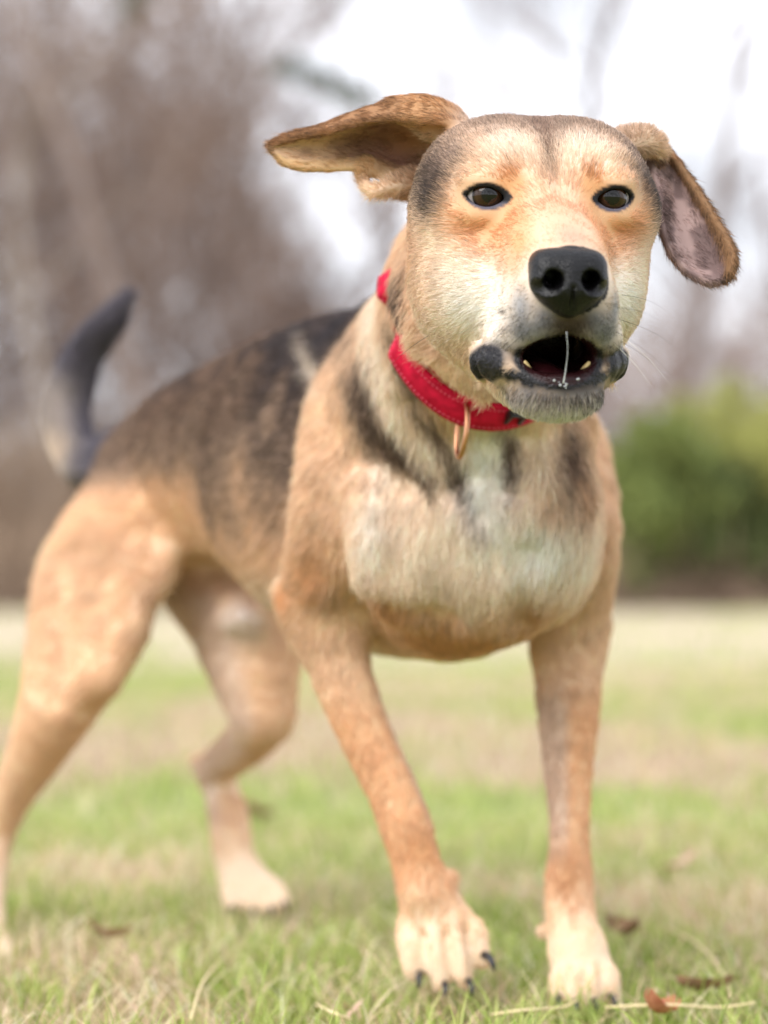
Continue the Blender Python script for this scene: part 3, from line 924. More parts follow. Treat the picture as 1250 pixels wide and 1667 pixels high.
def make_fur():
    T = np.concatenate([DQ[:, [0, 1, 2]], DQ[:, [0, 2, 3]]])
    a, b, c = DV[T[:, 0]], DV[T[:, 1]], DV[T[:, 2]]
    ar = 0.5 * np.linalg.norm(np.cross(b - a, c - a), axis=1)
    ctr = (a + b + c) / 3
    hw = in_head(ctr, EARW[T].mean(1))
    dens = (1.75e6 * hw + 0.62e6 * (1 - hw)) * FUR
    dens *= np.clip(1 - bare[T].mean(1) * 1.5, 0, 1)
    dens *= np.where((ctr[:, 2] < .003), 0, 1)
    ca_ = (ctr - COLLAR_C) @ COLLAR_A                     # no hair under the collar
    ph_ = np.arctan2((ctr - COLLAR_C) @ COLLAR_E2, (ctr - COLLAR_C) @ COLLAR_E1)
    dens *= np.where((np.abs(ca_) < .013) & (np.linalg.norm(ctr - COLLAR_C, axis=1) < .13) & (collar_out(ph_) > .001), 0, 1)
    dens *= np.where(np.linalg.norm((ctr - hp(0, 92, -52)) @ HB.T / np.array([.022, .012, .020]), axis=1) < 1, 0, 1)
    cnt = rng.poisson(ar * dens)
    tri = np.repeat(np.arange(len(T)), cnt)
    N = len(tri)
    u, v = rng.random(N), rng.random(N)
    f = u + v > 1
    u[f], v[f] = 1 - u[f], 1 - v[f]
    w0 = (1 - u - v)[:, None]; u = u[:, None]; v = v[:, None]
    t = T[tri]
    p = DV[t[:, 0]] * w0 + DV[t[:, 1]] * u + DV[t[:, 2]] * v
    n = nrm(DN[t[:, 0]] * w0 + DN[t[:, 1]] * u + DN[t[:, 2]] * v)
    ew = EARW[t[:, 0]] * w0[:, 0] + EARW[t[:, 1]] * u[:, 0] + EARW[t[:, 2]] * v[:, 0]
    hw = in_head(p, ew)
    d = fur_dir(p, n, ew)
    L = fur_len(p, ew) * rng.normal(1, .28, N).clip(.4, 1.9)
    ca_ = (p - COLLAR_C) @ COLLAR_A                       # hair ahead of the collar stays short of it
    eg = eye_gap(p)
    L = np.where(eg < .012, np.minimum(L, .0022 + np.maximum(eg - .003, 0) * .6), L)
    ph_ = np.arctan2((p - COLLAR_C) @ COLLAR_E2, (p - COLLAR_C) @ COLLAR_E1)
    near = (np.linalg.norm(p - COLLAR_C, axis=1) < .13) & (ca_ < -.012) & (collar_out(ph_) > .001)
    L = np.where(near, np.minimum(L, np.maximum(.003, -ca_ - .012)), L)
    bt = np.cross(n, d)
    cl = (fbm(p, 260, 2) - .5) * .55                       # small locks leaning together
    jit = rng.normal(0, .16, N) + cl * 1.1
    d = nrm(d + bt * jit[:, None])
    lift = np.clip(rng.normal(.30, .10, N) - .12 * ew + 0.35 * (fbm(p + 9, 120, 1) - .5), .08, .9)
    c, dk = coat(p, n, ew, EARV[t[:, 0]], 0.0022)
    val = np.exp(rng.normal(0, .13 + .10 * ew, N))[:, None] * (0.86 + 0.28 * fbm(p, 60, 2))[:, None]
    c = np.clip(c * val, .004, .92)
    # banded hairs: dusky tips where the coat is sable
    isd = (rng.random(N) < dk)[:, None]
    tip = np.where(isd, c * 0.25 + np.array([.008, .007, .008]), np.clip(c * 1.06, 0, .92))
    c = np.where(isd, c * 0.8, c)
    K = 4
    s = np.linspace(0, 1, K)
    pts = np.empty((N, K, 3), np.float32)
    for k in range(K):
        x = s[k]
        pts[:, k] = p - n * 0.0006 + (L * x)[:, None] * (d * np.cos(lift)[:, None] + n * (np.sin(lift) * (1 - 0.55 * x))[:, None])
    r0 = (0.00013 * hw + 0.00026 * (1 - hw))
    rad = np.stack([r0, r0 * .95, r0 * .7, r0 * .18], 1).astype(np.float32)
    cu = bpy.data.hair_curves.new('fur')
    cu.add_curves([K] * N)
    cu.attributes['position'].data.foreach_set('vector', pts.ravel())
    if 'radius' not in cu.attributes:
        cu.attributes.new('radius', 'FLOAT', 'POINT')
    cu.attributes['radius'].data.foreach_set('value', rad.ravel())
    one = np.ones((N, 1))
    for nm, a_ in (('col', c), ('tip', tip)):
        at_ = cu.attributes.new(nm, 'FLOAT_COLOR', 'CURVE')
        at_.data.foreach_set('color', np.concatenate([a_, one], 1).astype(np.float32).ravel())
    cu.materials.append(m_fur)
    print('hairs', N, round(time.time() - T0, 1))
    return link('fur', cu, dog, kind='stuff')
make_fur()

# ------------------------------------------------------------------ nose
def lathe_free(name, V, F, m, parent, **kw):
    return link(name, mesh_np(name, V, F, [m]), parent, **kw)

NC = hp(-2.5, 95, -47.5)
def build_nose():
    st = 0.0007
    lo, hi = NC - 0.042, NC + 0.042
    N = Field(np.arange(lo[0], hi[0], st), np.arange(lo[1], hi[1], st), np.arange(lo[2], hi[2], st))
    def q(s, f, u):
        return NC + 0.001 * (s * HS + f * HF + u * HU)
    def e(s, f, u, rs, rf, ru, k=.006, mode='add'):
        for sg in ((1, -1) if s else (1,)):
            N.ell(q(s * sg, f, u), np.array([rs, rf, ru]) * .001, HB, k, mode)
    def ch(pts, k=.004, mode='add', lat=None, mirror=True):
        for sg in ((1, -1) if mirror else (1,)):
            N.chain([(q(p[0] * sg, p[1], p[2]),) + tuple(r * .001 for r in p[3:]) for p in pts], k, mode, lat)
    def rb(X, Y, Z):                    # flat faced pad, narrower below
        d = np.stack(np.broadcast_arrays(X - NC[0], Y - NC[1], Z - NC[2]), -1)
        a, b, c = np.abs(d @ HS), d @ HF, d @ HU - .003
        b = b + .35 * (c - .0)          # the face leans back towards the top
        w = .0120 + .08 * c
        q = np.stack([np.maximum(a - w, 0), np.maximum(np.abs(b + .003) - .0065, 0), np.maximum(np.abs(c) - .0045, 0)], -1)
        return np.linalg.norm(q, axis=-1) - .0102
    N.put(rb, NC - .026, NC + .026, 0.0)
    e(0, -4, 6, 22, 15, 12, k=.006)
    e(14.5, 1, -2, 8.5, 11.5, 9.5, k=.005)
    e(0, 6, -5, 8, 9, 14, k=.006)
    e(0, 2, -13, 10, 9, 10, k=.006)
    e(8, 0, -9, 9, 10, 8, k=.006)
    # nostrils with the slit that curls outward below the wing
    ch([(10.6, 19, 0.5, 5.4), (11.5, 9, 0.5, 5.6), (11, -4, 2, 4.6)], k=.003, mode='sub')
    ch([(12.5, 15, -2, 4.4), (18, 13, -4.0, 3.2), (24, 8, -2.5, 2.4)], k=.003, mode='sub')
    ch([(12, 15, -6, 1.4), (18, 12, -6.5, 1.8), (25, 4, -5, 1.2)], k=.004, mode='sub')
    ch([(0, 16, -4, .4), (0, 13, -14, .9), (0, 10, -26, 1.1)], k=.003, mode='sub', mirror=False)
    V, Q = surface_nets(N)
    n = vert_normals(V, Q)
    V = V + n * (0.00022 * (vnoise(V, 900) - .5))[:, None]
    m, n_, l_, b_ = mat('nose_leather', tuple(srgb(10, 9, 11)), 0.33)
    tc = n_.new('ShaderNodeTexCoord'); vo = n_.new('ShaderNodeTexVoronoi'); vo.inputs['Scale'].default_value = 800
    bp = n_.new('ShaderNodeBump'); bp.inputs['Strength'].default_value = 0.6; bp.inputs['Distance'].default_value = .0006
    l_.new(tc.outputs['Object'], vo.inputs['Vector']); l_.new(vo.outputs['Distance'], bp.inputs['Height']); l_.new(bp.outputs[0], b_.inputs['Normal'])
    b_.inputs['Specular IOR Level'].default_value = 0.3
    return lathe_free('nose', V, Q, m, dog, label='damp black nose leather with two open nostrils')
build_nose()

# ------------------------------------------------------------------ eyes
def uv_sphere(r, nu=40, nv=28, bulge=None):
    V, F = [], []
    for j in range(nv + 1):
        th = math.pi * j / nv
        for i in range(nu):
            ph = 2 * math.pi * i / nu
            V.append((r * math.sin(th) * math.cos(ph), r * math.sin(th) * math.sin(ph), r * math.cos(th)))
    for j in range(nv):
        for i in range(nu):
            F.append((j * nu + i, (j + 1) * nu + i, (j + 1) * nu + (i + 1) % nu, j * nu + (i + 1) % nu))
    V = np.array(V)
    if bulge:                       # cornea: a steeper cap around +Z
        c = V[:, 2] / r
        V = V * (1 + bulge * sstep(.72, .95, c))[:, None]
    return V, np.array(F)

m_eye, n_, l_, b_ = mat('eye', rough=0.04)
tc = n_.new('ShaderNodeTexCoord'); sx = n_.new('ShaderNodeSeparateXYZ')
ln = n_.new('ShaderNodeVectorMath'); ln.operation = 'LENGTH'
mp = n_.new('ShaderNodeMapping'); mp.inputs['Scale'].default_value = (1, 1, 0)
cr_ = n_.new('ShaderNodeValToRGB')
l_.new(tc.outputs['Object'], mp.inputs['Vector']); l_.new(mp.outputs[0], ln.inputs[0])
ml = n_.new('ShaderNodeMath'); ml.operation = 'MULTIPLY'; ml.inputs[1].default_value = 76.0
l_.new(ln.outputs['Value'], ml.inputs[0]); l_.new(ml.outputs[0], cr_.inputs[0])
E = cr_.color_ramp.elements
E[0].position = 0.0; E[0].color = (.003, .003, .003, 1)
E[1].position = 0.36; E[1].color = (.005, .004, .004, 1)
for pos, c in ((.40, (.026, .011, .005)), (.62, (.042, .019, .009)), (.70, (.02, .010, .006)), (.75, (.006, .005, .006)), (.80, (.25, .22, .22)), (1.0, (.42, .36, .36))):
    x = E.new(pos); x.color = (*c, 1)
l_.new(cr_.outputs[0], b_.inputs['Base Color'])
b_.inputs['IOR'].default_value = 1.5
b_.inputs['Specular IOR Level'].default_value = 0.36
b_.inputs['Coat Weight'].default_value = .05; b_.inputs['Coat Roughness'].default_value = .01
EV, EF = uv_sphere(0.0133, bulge=0.05)
eye_me = mesh_np('eye', EV, EF, [m_eye])
for sg in (-1, 1):
    ec = hp(EYE_S * sg, EYE_F + 1.0, 0)
    o = link('eye', eye_me, dog)
    g = nrm(np.array([0.10, -1.0, -.10]))
    o.location = ec
    o.rotation_euler = Vector(g).to_track_quat('Z', 'Y').to_euler()

# ------------------------------------------------------------------ tubes, teeth, claws, tongue, slaver, whiskers
def tube(pts, rads, seg=8, cap=True, res=None, flat=None):
    pts = np.asarray(pts, float); rads = np.asarray(rads, float)
    if res:
        pr = cr(np.concatenate([pts, rads[:, None]], 1), res, 0)
        pts, rads = pr[:, :3], np.maximum(pr[:, 3], 1e-5)
    n = len(pts)
    tg = nrm(np.gradient(pts, axis=0))
    up = np.array([0.31, 0.17, 0.93])
    if abs(tg[0] @ up) > .9: up = np.array([1.0, 0.1, 0])
    V = []
    x = nrm(np.cross(tg[0], up))
    for i in range(n):
        x = nrm(x - tg[i] * (x @ tg[i])); y = np.cross(tg[i], x)
        for k in range(seg):
            a = 2 * math.pi * k / seg
            V.append(pts[i] + rads[i] * (x * math.cos(a) + y * math.sin(a) * (flat or 1)))
    F = [(i * seg + k, i * seg + (k + 1) % seg, (i + 1) * seg + (k + 1) % seg, (i + 1) * seg + k) for i in range(n - 1) for k in range(seg)]
    if cap:
        V.append(pts[0]); V.append(pts[-1])
        a, b = len(V) - 2, len(V) - 1
        F += [(a, (k + 1) % seg, k, a) for k in range(seg)]
        F += [(b, (n - 1) * seg + k, (n - 1) * seg + (k + 1) % seg, b) for k in range(seg)]
    return np.array(V), F

def mesh_list(name, parts, m, smooth=True):
    """several (V, F) lists as one mesh, triangles allowed as repeated corners"""
    V, F, o = [], [], 0
    for v, f in parts:
        V.append(v); F += [tuple(i + o for i in q) for q in f]; o += len(v)
    V = np.concatenate(V)
    me = bpy.data.meshes.new(name)
    me.from_pydata(V.tolist(), [], [tuple(dict.fromkeys(f)) for f in F])
    if smooth:
        me.polygons.foreach_set('use_smooth', np.ones(len(me.polygons), bool))
    if m: me.materials.append(m)
    me.update()
    return me

m_tooth, *_ = mat('tooth', tuple(srgb(206, 178, 122)), 0.25)
m_tongue, *_ = mat('tongue', tuple(srgb(70, 28, 32)), 0.3)
m_slaver, n_, l_, b_ = mat('slaver', (0.9, 0.92, 0.95), 0.05)
b_.inputs['Transmission Weight'].default_value = 0.55; b_.inputs['IOR'].default_value = 1.33
m_claw, *_ = mat('claw', tuple(srgb(34, 31, 32)), 0.3)
m_whisk, *_ = mat('whisker', tuple(srgb(60, 52, 48)), 0.4)
m_whisk2, *_ = mat('pale_whisker', tuple(srgb(225, 215, 200)), 0.4)
def jp(s, f, u):
    return hp(s - 3, f, u)
for sg in (-1, 1):
    v, f = tube([jp(18 * sg, 62, -109), jp(18.5 * sg, 65, -104), jp(20 * sg, 67, -99)], [.0034, .0030, .0008], 10, res=8)
    link('tooth', mesh_list('tooth', [(v, f)], m_tooth), dog, label='yellowed lower canine tooth')
v, f = tube([jp(0, -5, -108), jp(0, 25, -109), jp(0, 46, -109), jp(0, 56, -112)], [.014, .015, .013, .005], 14, res=14, flat=.42)
link('tongue', mesh_list('tongue', [(v, f)], m_tongue), dog)
sl = []
pt = [P(922, 540, 1.452), P(924, 570, 1.456), P(921, 600, 1.460), P(917, 624, 1.462)]
sl.append(tube(pt, [.00028, .00018, .00028, .0006], 6, res=14))
r2 = random.Random(4)
for k in range(11):
    a = r2.gauss(0, 14); b = r2.gauss(0, 4)
    c = hit(918 + a, 627 + b - 0.012 * a * a)
    v, f = uv_sphere(r2.uniform(.0003, .0010), 8, 6)
    sl.append((v + c, f.tolist()))
link('slaver', mesh_list('slaver', sl, m_slaver), dog, label='thread of clear slaver and froth on the lower lip')
wk, wk2 = [], []
def whisk(px, py, dx, dy, dz, L, lst, r=.00013):
    c = hit(px, py)
    d = nrm(CAMX * dx - CAMY * dy + CAMZ * dz)
    s = nrm(np.cross(d, CAMZ))
    sag = np.array([0, 0, -1.0])
    pts = [c, c + d * L * .35 + sag * L * .01, c + d * L * .7 + sag * L * .07, c + d * L + sag * L * .2]
    lst.append(tube(pts, [r, r * .8, r * .55, r * .2], 4, res=10, cap=False))
for a in ((832, 500, -1, .45, -.2, .035), (845, 520, -1, .5, .0, .028), (828, 530, -.9, .9, -.3, .036), (850, 545, -.8, .7, -.3, .030), (838, 515, -1, .2, .1, .05),
          (700, 545, -.9, .55, -.1, .035), (790, 560, -.8, .6, -.4, .02),
          (1002, 500, 1, .1, .1, .028), (1008, 520, 1, .3, .1, .040), (1003, 540, 1, .55, .2, .042), (1010, 555, .9, .5, .2, .036), (1012, 480, 1, .1, .3, .03),
          (1060, 430, .7, .7, .1, .03), (1030, 540, .8, .7, .1, .024)):
    whisk(*a, wk)
for a in ((1008, 545, .75, .55, 0, .038), (1000, 560, .9, .8, 0, .03)):
    whisk(*a, wk2, .00017)
link('whiskers', mesh_list('whiskers', wk, m_whisk), dog, kind='stuff')
link('whiskers', mesh_list('pale_whiskers', wk2, m_whisk2), dog, kind='stuff', label='pale curved whiskers by the mouth')
# claws: forward of each toe, curving down
def claw(px, py, d, s=1.0, dx=0.0, m=None):
    c = P(px, py, d)
    f = nrm(np.array([dx, -1.0, 0]))
    pts = [c - f * .004 * s + BZ * .002, c + f * .004 * s + BZ * .001, c + f * .009 * s - BZ * .004 * s, c + f * .011 * s - BZ * .009 * s]
    v, fc = tube(pts, np.array([.0034, .0032, .0022, .0005]) * s, 8, res=9)
    link('claw', mesh_list('claw', [(v, fc)], m_claw), dog)
for a in ((683, 1590, 1.866, .9, -.1), (724, 1606, 1.852, .8, 0), (764, 1602, 1.852, .9, .2), (792, 1560, 1.862, 1.0, .6),
          (910, 1628, 1.855, .8, -.1), (938, 1634, 1.845, .8, 0), (968, 1634, 1.845, .8, .1), (996, 1626, 1.856, .8, .3),
          (378, 1480, 2.335, .7, -.1), (412, 1484, 2.335, .7, 0), (442, 1482, 2.335, .7, 0), (463, 1472, 2.34, .7, .3)):
    claw(*a)

# ================================================================== THE COLLAR (worn by the dog, a thing of its own)
collar = bpy.data.objects.new('dog_collar', None)
scene.collection.objects.link(collar)
collar.location = tuple(COLLAR_C)
collar['label'] = 'red webbing collar with a brass ring around the neck of the barking dog'
collar['category'] = 'collar'
def part(name, me, parent, **kw):
    o = link(name, me, parent, **kw)
    p, off = parent, Vector((0, 0, 0))
    while p is not None:
        off += Vector(p.location); p = p.parent
    me.transform(__import__('mathutils').Matrix.Translation(-off))
    return o
NPH = 180
PHS = np.arange(NPH) * 2 * math.pi / NPH
kern = np.exp(-(np.arange(-14, 15) / 6.0) ** 2); kern /= kern.sum()
def ring_at(a):
    """smoothed distance from the axis to the neck all round, a metres along the axis"""
    o = COLLAR_C + COLLAR_A * a
    r = []
    for ph in PHS:
        d = COLLAR_E1 * math.cos(ph) + COLLAR_E2 * math.sin(ph)
        h = tree.ray_cast(Vector(o), Vector(d), 0.2)
        r.append(min(h[3] if h[0] is not None else .085, .105))
    r = np.array(r)
    return np.convolve(np.concatenate([r[-14:], r, r[:14]]), kern, 'valid')
RA, RB = ring_at(-.010), ring_at(.010)
_fl = .004 + .012 * np.exp(-(((PHS - .3 + math.pi) % (2 * math.pi) - math.pi) / .8) ** 2)
RB = np.minimum(np.maximum(RB, RA + _fl), RA + _fl + .004)
def neck_r(ph, a):
    f = np.clip((a + .010) / .020, -.2, 1.2)
    ph = ph % (2 * math.pi)
    ra, rb = (np.interp(ph, np.append(PHS, 2 * math.pi), np.append(q, q[0])) for q in (RA, RB))
    return ra + (rb - ra) * f + float(collar_out((ph + math.pi) % (2 * math.pi) - math.pi))
def band(off, w, th, ph0, ph1, shift=0.0):
    """a strip of webbing round the neck between two angles"""
    full = abs(ph1 - ph0 - 2 * math.pi) < 1e-6
    n = int((ph1 - ph0) / (2 * math.pi) * 220) + 2
    prof = [(-w / 2, 0), (-w / 2 + .0008, th), (0, th * 1.12), (w / 2 - .0008, th), (w / 2, 0), (w / 2 - .0008, -.0002), (-w / 2 + .0008, -.0002)]
    V = []
    for i in range(n):
        ph = ph0 + (ph1 - ph0) * i / (n if full else n - 1)
        d = COLLAR_E1 * math.cos(ph) + COLLAR_E2 * math.sin(ph)
        for a, h in prof:
            V.append(COLLAR_C + COLLAR_A * (a + shift) + d * (neck_r(ph, a + shift) + off + h))
    k = len(prof)
    m = n if full else n - 1
    F = [(i * k + j, i * k + (j + 1) % k, ((i + 1) % n) * k + (j + 1) % k, ((i + 1) % n) * k + j) for i in range(m) for j in range(k)]
    return np.array(V), F
m_web, n_, l_, b_ = mat('red_webbing', tuple(srgb(206, 18, 52)), 0.7)
b_.inputs['Specular IOR Level'].default_value = 0.2
tc = n_.new('ShaderNodeTexCoord'); wv = n_.new('ShaderNodeTexChecker'); wv.inputs['Scale'].default_value = 1100
no = n_.new('ShaderNodeTexNoise'); no.inputs['Scale'].default_value = 130; no.inputs['Detail'].default_value = 4
bp = n_.new('ShaderNodeBump'); bp.inputs['Strength'].default_value = 0.7; bp.inputs['Distance'].default_value = .0006
ad = n_.new('ShaderNodeMath'); ad.operation = 'ADD'
l_.new(tc.outputs['Object'], wv.inputs['Vector']); l_.new(tc.outputs['Object'], no.inputs['Vector'])
l_.new(wv.outputs['Fac'], ad.inputs[0]); l_.new(no.outputs['Fac'], ad.inputs[1]); l_.new(ad.outputs[0], bp.inputs['Height']); l_.new(bp.outputs[0], b_.inputs['Normal'])
rr_ = n_.new('ShaderNodeValToRGB'); rr_.color_ramp.elements[0].color = (*srgb(176, 8, 46), 1); rr_.color_ramp.elements[1].color = (*srgb(228, 26, 70), 1)
rr_.color_ramp.elements[0].position = .3; rr_.color_ramp.elements[1].position = .7
l_.new(no.outputs['Fac'], rr_.inputs[0]); l_.new(rr_.outputs[0], b_.inputs['Base Color'])
m_thread, *_ = mat('red_thread', tuple(srgb(232, 96, 124)), 0.6)
m_brass, *_ = mat('copper_ring', tuple(srgb(196, 142, 108)), 0.28, Metallic=1.0)
m_black, *_ = mat('black_plastic', tuple(srgb(30, 27, 28)), 0.4)
v, f = band(0, .0175, .0026, 0, 2 * math.pi)
part('band', mesh_list('band', [(v, f)], m_web), collar)
v, f = band(-.004, .012, .0022, .25, 1.35, shift=-.013)
part('inner_strap', mesh_list('inner_strap', [(v, f)], m_web), collar)
# stitching: short raised dashes along both edges
st_ = []
for i in range(150):
    for ed in (-.0058, .0058):
        ph = 2 * math.pi * (i + .5) / 150
        pts = []
        for dp in (-.011, .011):
            d = COLLAR_E1 * math.cos(ph + dp) + COLLAR_E2 * math.sin(ph + dp)
            pts.append(COLLAR_C + COLLAR_A * ed + d * (neck_r(ph + dp, ed) + .0028))
        st_.append(tube(pts, [.0005, .0005], 4))
part('stitching', mesh_list('stitching', st_, m_thread), collar, kind='stuff')
# ring hanging from the front of the band, seen almost on edge
def torus(c, ax, ay, r1, r2, rt, n=48, k=10):
    t = np.arange(n) * 2 * math.pi / n
    az = np.cross(ax, ay)
    V = []
    for a in t:
        d = ax * math.cos(a) + ay * math.sin(a)
        o = c + ax * math.cos(a) * r1 + ay * math.sin(a) * r2
        for j in range(k):
            b = 2 * math.pi * j / k
            V.append(o + rt * (d * math.cos(b) + az * math.sin(b)))
    F = [(i * k + j, i * k + (j + 1) % k, ((i + 1) % n) * k + (j + 1) % k, ((i + 1) % n) * k + j) for i in range(n) for j in range(k)]
    return np.array(V), F
def collar_surf(px, py):
    """point of the band's outside under a pixel"""
    v = nrm(P(px, py, 1.0) - CAMP)
    best = None
    for ph in np.linspace(-1.8, 1.8, 400):
        d = COLLAR_E1 * math.cos(ph) + COLLAR_E2 * math.sin(ph)
        r = neck_r(ph, 0) + .003
        for sh in (0.0,):
            p = COLLAR_C + d * r
            w = p - CAMP
            e = np.linalg.norm(w - v * (w @ v))
            if best is None or e < best[0]:
                best = (e, ph, p, d)
    return best[1:]
ph, c, d = collar_surf(761, 660)
ax = nrm(np.array([-.10, -.10, -1.0])); ay = nrm(np.array([.30, -1.0, .1])); ay = nrm(ay - ax * (ax @ ay))
v, f = torus(c + ax * .0085 + d * .0035, ax, ay, .0195, .0110, .0019)
part('ring', mesh_list('ring', [(v, f)], m_brass), collar)
ph, c, d = collar_surf(838, 690)
tg = nrm(np.cross(COLLAR_A, d))
bx = []
def rbox(c, X, Y, Z, a, b, h):
    """rounded little box"""
    V = []
    for z, s in ((-h, .9), (-h * .6, 1), (h * .6, 1), (h, .9)):
        for x, y in ((-a, -b * .8), (-a * .8, -b), (a * .8, -b), (a, -b * .8), (a, b * .8), (a * .8, b), (-a * .8, b), (-a, b * .8)):
            V.append(c + X * x * s + Y * y * s + Z * z)
    F = [(i * 8 + j, i * 8 + (j + 1) % 8, (i + 1) * 8 + (j + 1) % 8, (i + 1) * 8 + j) for i in range(3) for j in range(8)]
    F += [tuple(range(7, -1, -1)), tuple(range(24, 32))]
    return np.array(V), F
for s in (-1, 1):
    bx.append(rbox(c + tg * s * .0055, tg, COLLAR_A, d, .0016, .0115, .0030))
    bx.append(rbox(c + COLLAR_A * s * .0102, tg, COLLAR_A, d, .0065, .0015, .0030))
part('buckle', mesh_list('buckle', bx, m_black, smooth=False), collar)

# ================================================================== THE MEADOW
def noise_ramp(nodes, links, scale, stops, detail=4, coord='Object', rough=.55):
    tc = nodes.new('ShaderNodeTexCoord'); no = nodes.new('ShaderNodeTexNoise'); rp = nodes.new('ShaderNodeValToRGB')
    no.inputs['Scale'].default_value = scale; no.inputs['Detail'].default_value = detail; no.inputs['Roughness'].default_value = rough
    e = rp.color_ramp.elements
    e[0].position, e[0].color = stops[0][0], (*stops[0][1], 1)
    e[1].position, e[1].color = stops[-1][0], (*stops[-1][1], 1)
    for p_, c_ in stops[1:-1]:
        q = e.new(p_); q.color = (*c_, 1)
    links.new(tc.outputs[coord], no.inputs['Vector']); links.new(no.outputs['Fac'], rp.inputs[0])
    return rp, no

STRAW = srgb(236, 216, 184); GREEN = srgb(146, 168, 74); SOIL = srgb(164, 138, 110); LGREEN = srgb(196, 204, 124)
def greenness(x, y):
    """how green the turf is at a place, 0 (straw) to 1"""
    p = np.stack([x, y, np.zeros_like(x)], 1)
    g = fbm(p, .9, 3) * .5 + fbm(p + 5, 3.2, 2) * .35 + fbm(p + 9, 11, 2) * .15
    return sstep(.41, .61, g + .02 * sstep(8, 2.5, y) + .06 * sstep(2.7, 2.1, y) - .13 * sstep(4, 16, y))

# ground: one sheet, finely divided near the dog so that its colour follows the turf
gx = np.concatenate([np.linspace(-160, -12, 30), np.linspace(-11, -2.2, 24), np.linspace(-2, 2, 90), np.linspace(2.2, 11, 24), np.linspace(12, 160, 30)])
gy = np.concatenate([np.linspace(-160, .5, 20), np.linspace(.6, 5, 110), np.linspace(5.1, 14, 60), np.linspace(14.5, 25, 18), np.linspace(25.5, 30, 19), np.linspace(31, 40, 8), np.linspace(44, 260, 20)])
GX, GY = np.meshgrid(gx, gy)
gp = np.stack([GX.ravel(), GY.ravel(), np.zeros(GX.size)], 1)
gp[:, 2] = -.012 + .010 * (fbm(gp, 2.2, 2) - .5)
nxg = len(gx)
gf = np.array([(j * nxg + i, j * nxg + i + 1, (j + 1) * nxg + i + 1, (j + 1) * nxg + i) for j in range(len(gy) - 1) for i in range(nxg - 1)])
m_gr, n_, l_, b_ = mat('turf_soil', rough=.95)
ga = n_.new('ShaderNodeAttribute'); ga.attribute_name = 'col'
rp, no = noise_ramp(n_, l_, 60, [(.3, (.55, .55, .55)), (.7, (1.15, 1.15, 1.15))])
mm = n_.new('ShaderNodeMix'); mm.data_type = 'RGBA'; mm.blend_type = 'MULTIPLY'; mm.inputs[0].default_value = .8
l_.new(ga.outputs['Color'], mm.inputs[6]); l_.new(rp.outputs[0], mm.inputs[7]); l_.new(mm.outputs[2], b_.inputs['Base Color'])
gme = mesh_np('ground', gp, gf, [m_gr])
gg = greenness(gp[:, 0], gp[:, 1])
far = sstep(5, 14, gp[:, 1])
c0 = SOIL * (1 - far[:, None]) + STRAW * far[:, None] * .66
c1 = GREEN * .75 * (1 - far[:, None]) + LGREEN * far[:, None] * .7
gcol = c0 * (1 - gg[:, None] * .8) + c1 * gg[:, None] * .8
flr = sstep(26.5, 27.5, gp[:, 1])[:, None]                  # leaf mould under the trees
gcol = gcol * (1 - flr) + srgb(112, 92, 76) * flr
a_ = gme.color_attributes.new('col', 'FLOAT_COLOR', 'POINT')
a_.data.foreach_set('color', np.concatenate([gcol, np.ones((len(gcol), 1))], 1).astype(np.float32).ravel())
link('ground', gme, None, kind='structure', label='flat meadow of short mixed green and straw turf')

m_grass, n_, l_, b_ = mat('grass', rough=.55)
ga = n_.new('ShaderNodeAttribute'); ga.attribute_name = 'col'
l_.new(ga.outputs['Color'], b_.inputs['Base Color'])
tr = n_.new('ShaderNodeBsdfTranslucent'); l_.new(ga.outputs['Color'], tr.inputs['Color'])
ms = n_.new('ShaderNodeMixShader'); ms.inputs[0].default_value = .35
l_.new(b_.outputs[0], ms.inputs[1]); l_.new(tr.outputs[0], ms.inputs[2]); l_.new(ms.outputs[0], n_['Material Output'].inputs['Surface'])

def blades(x, y, hgt, wid, lean, col, segs=3, z0=-.012):
    """bent grass blades: a strip of quads that narrows to its tip"""
    N = len(x)
    az = rng.random(N) * 2 * math.pi
    fc = rng.random(N) * 2 * math.pi
    s = np.linspace(0, 1, segs + 1)
    V = np.empty((N, segs + 1, 2, 3), np.float32)
    for k, q in enumerate(s):
        bx = lean * hgt * q ** 1.8
        cx = x + np.cos(az) * bx; cy = y + np.sin(az) * bx
        cz = z0 + hgt * q * np.sqrt(np.maximum(1 - (lean * q * .75) ** 2, .05))
        w = wid * (1 - q ** 1.6) * .5 + .00012
        for e, sg in enumerate((-1, 1)):
            V[:, k, e, 0] = cx + sg * np.cos(fc) * w
            V[:, k, e, 1] = cy + sg * np.sin(fc) * w
            V[:, k, e, 2] = cz
    base = (np.arange(N) * (segs + 1) * 2)[:, None]
    F = np.concatenate([base + np.array([2 * k, 2 * k + 1, 2 * k + 3, 2 * k + 2]) for k in range(segs)])
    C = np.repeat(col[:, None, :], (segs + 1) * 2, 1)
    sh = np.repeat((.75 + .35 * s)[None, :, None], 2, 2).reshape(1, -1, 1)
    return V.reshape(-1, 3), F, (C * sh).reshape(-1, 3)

def scatter(n, y0, y1, pw=1.0):
    """points over the wedge of meadow the lens can see, with a margin"""
    u = rng.random(n)
    y = (y0 ** pw + u * (y1 ** pw - y0 ** pw)) ** (1 / pw)
    x = (rng.random(n) * 2 - 1) * (y * .27 + 1.1)
    return x, y

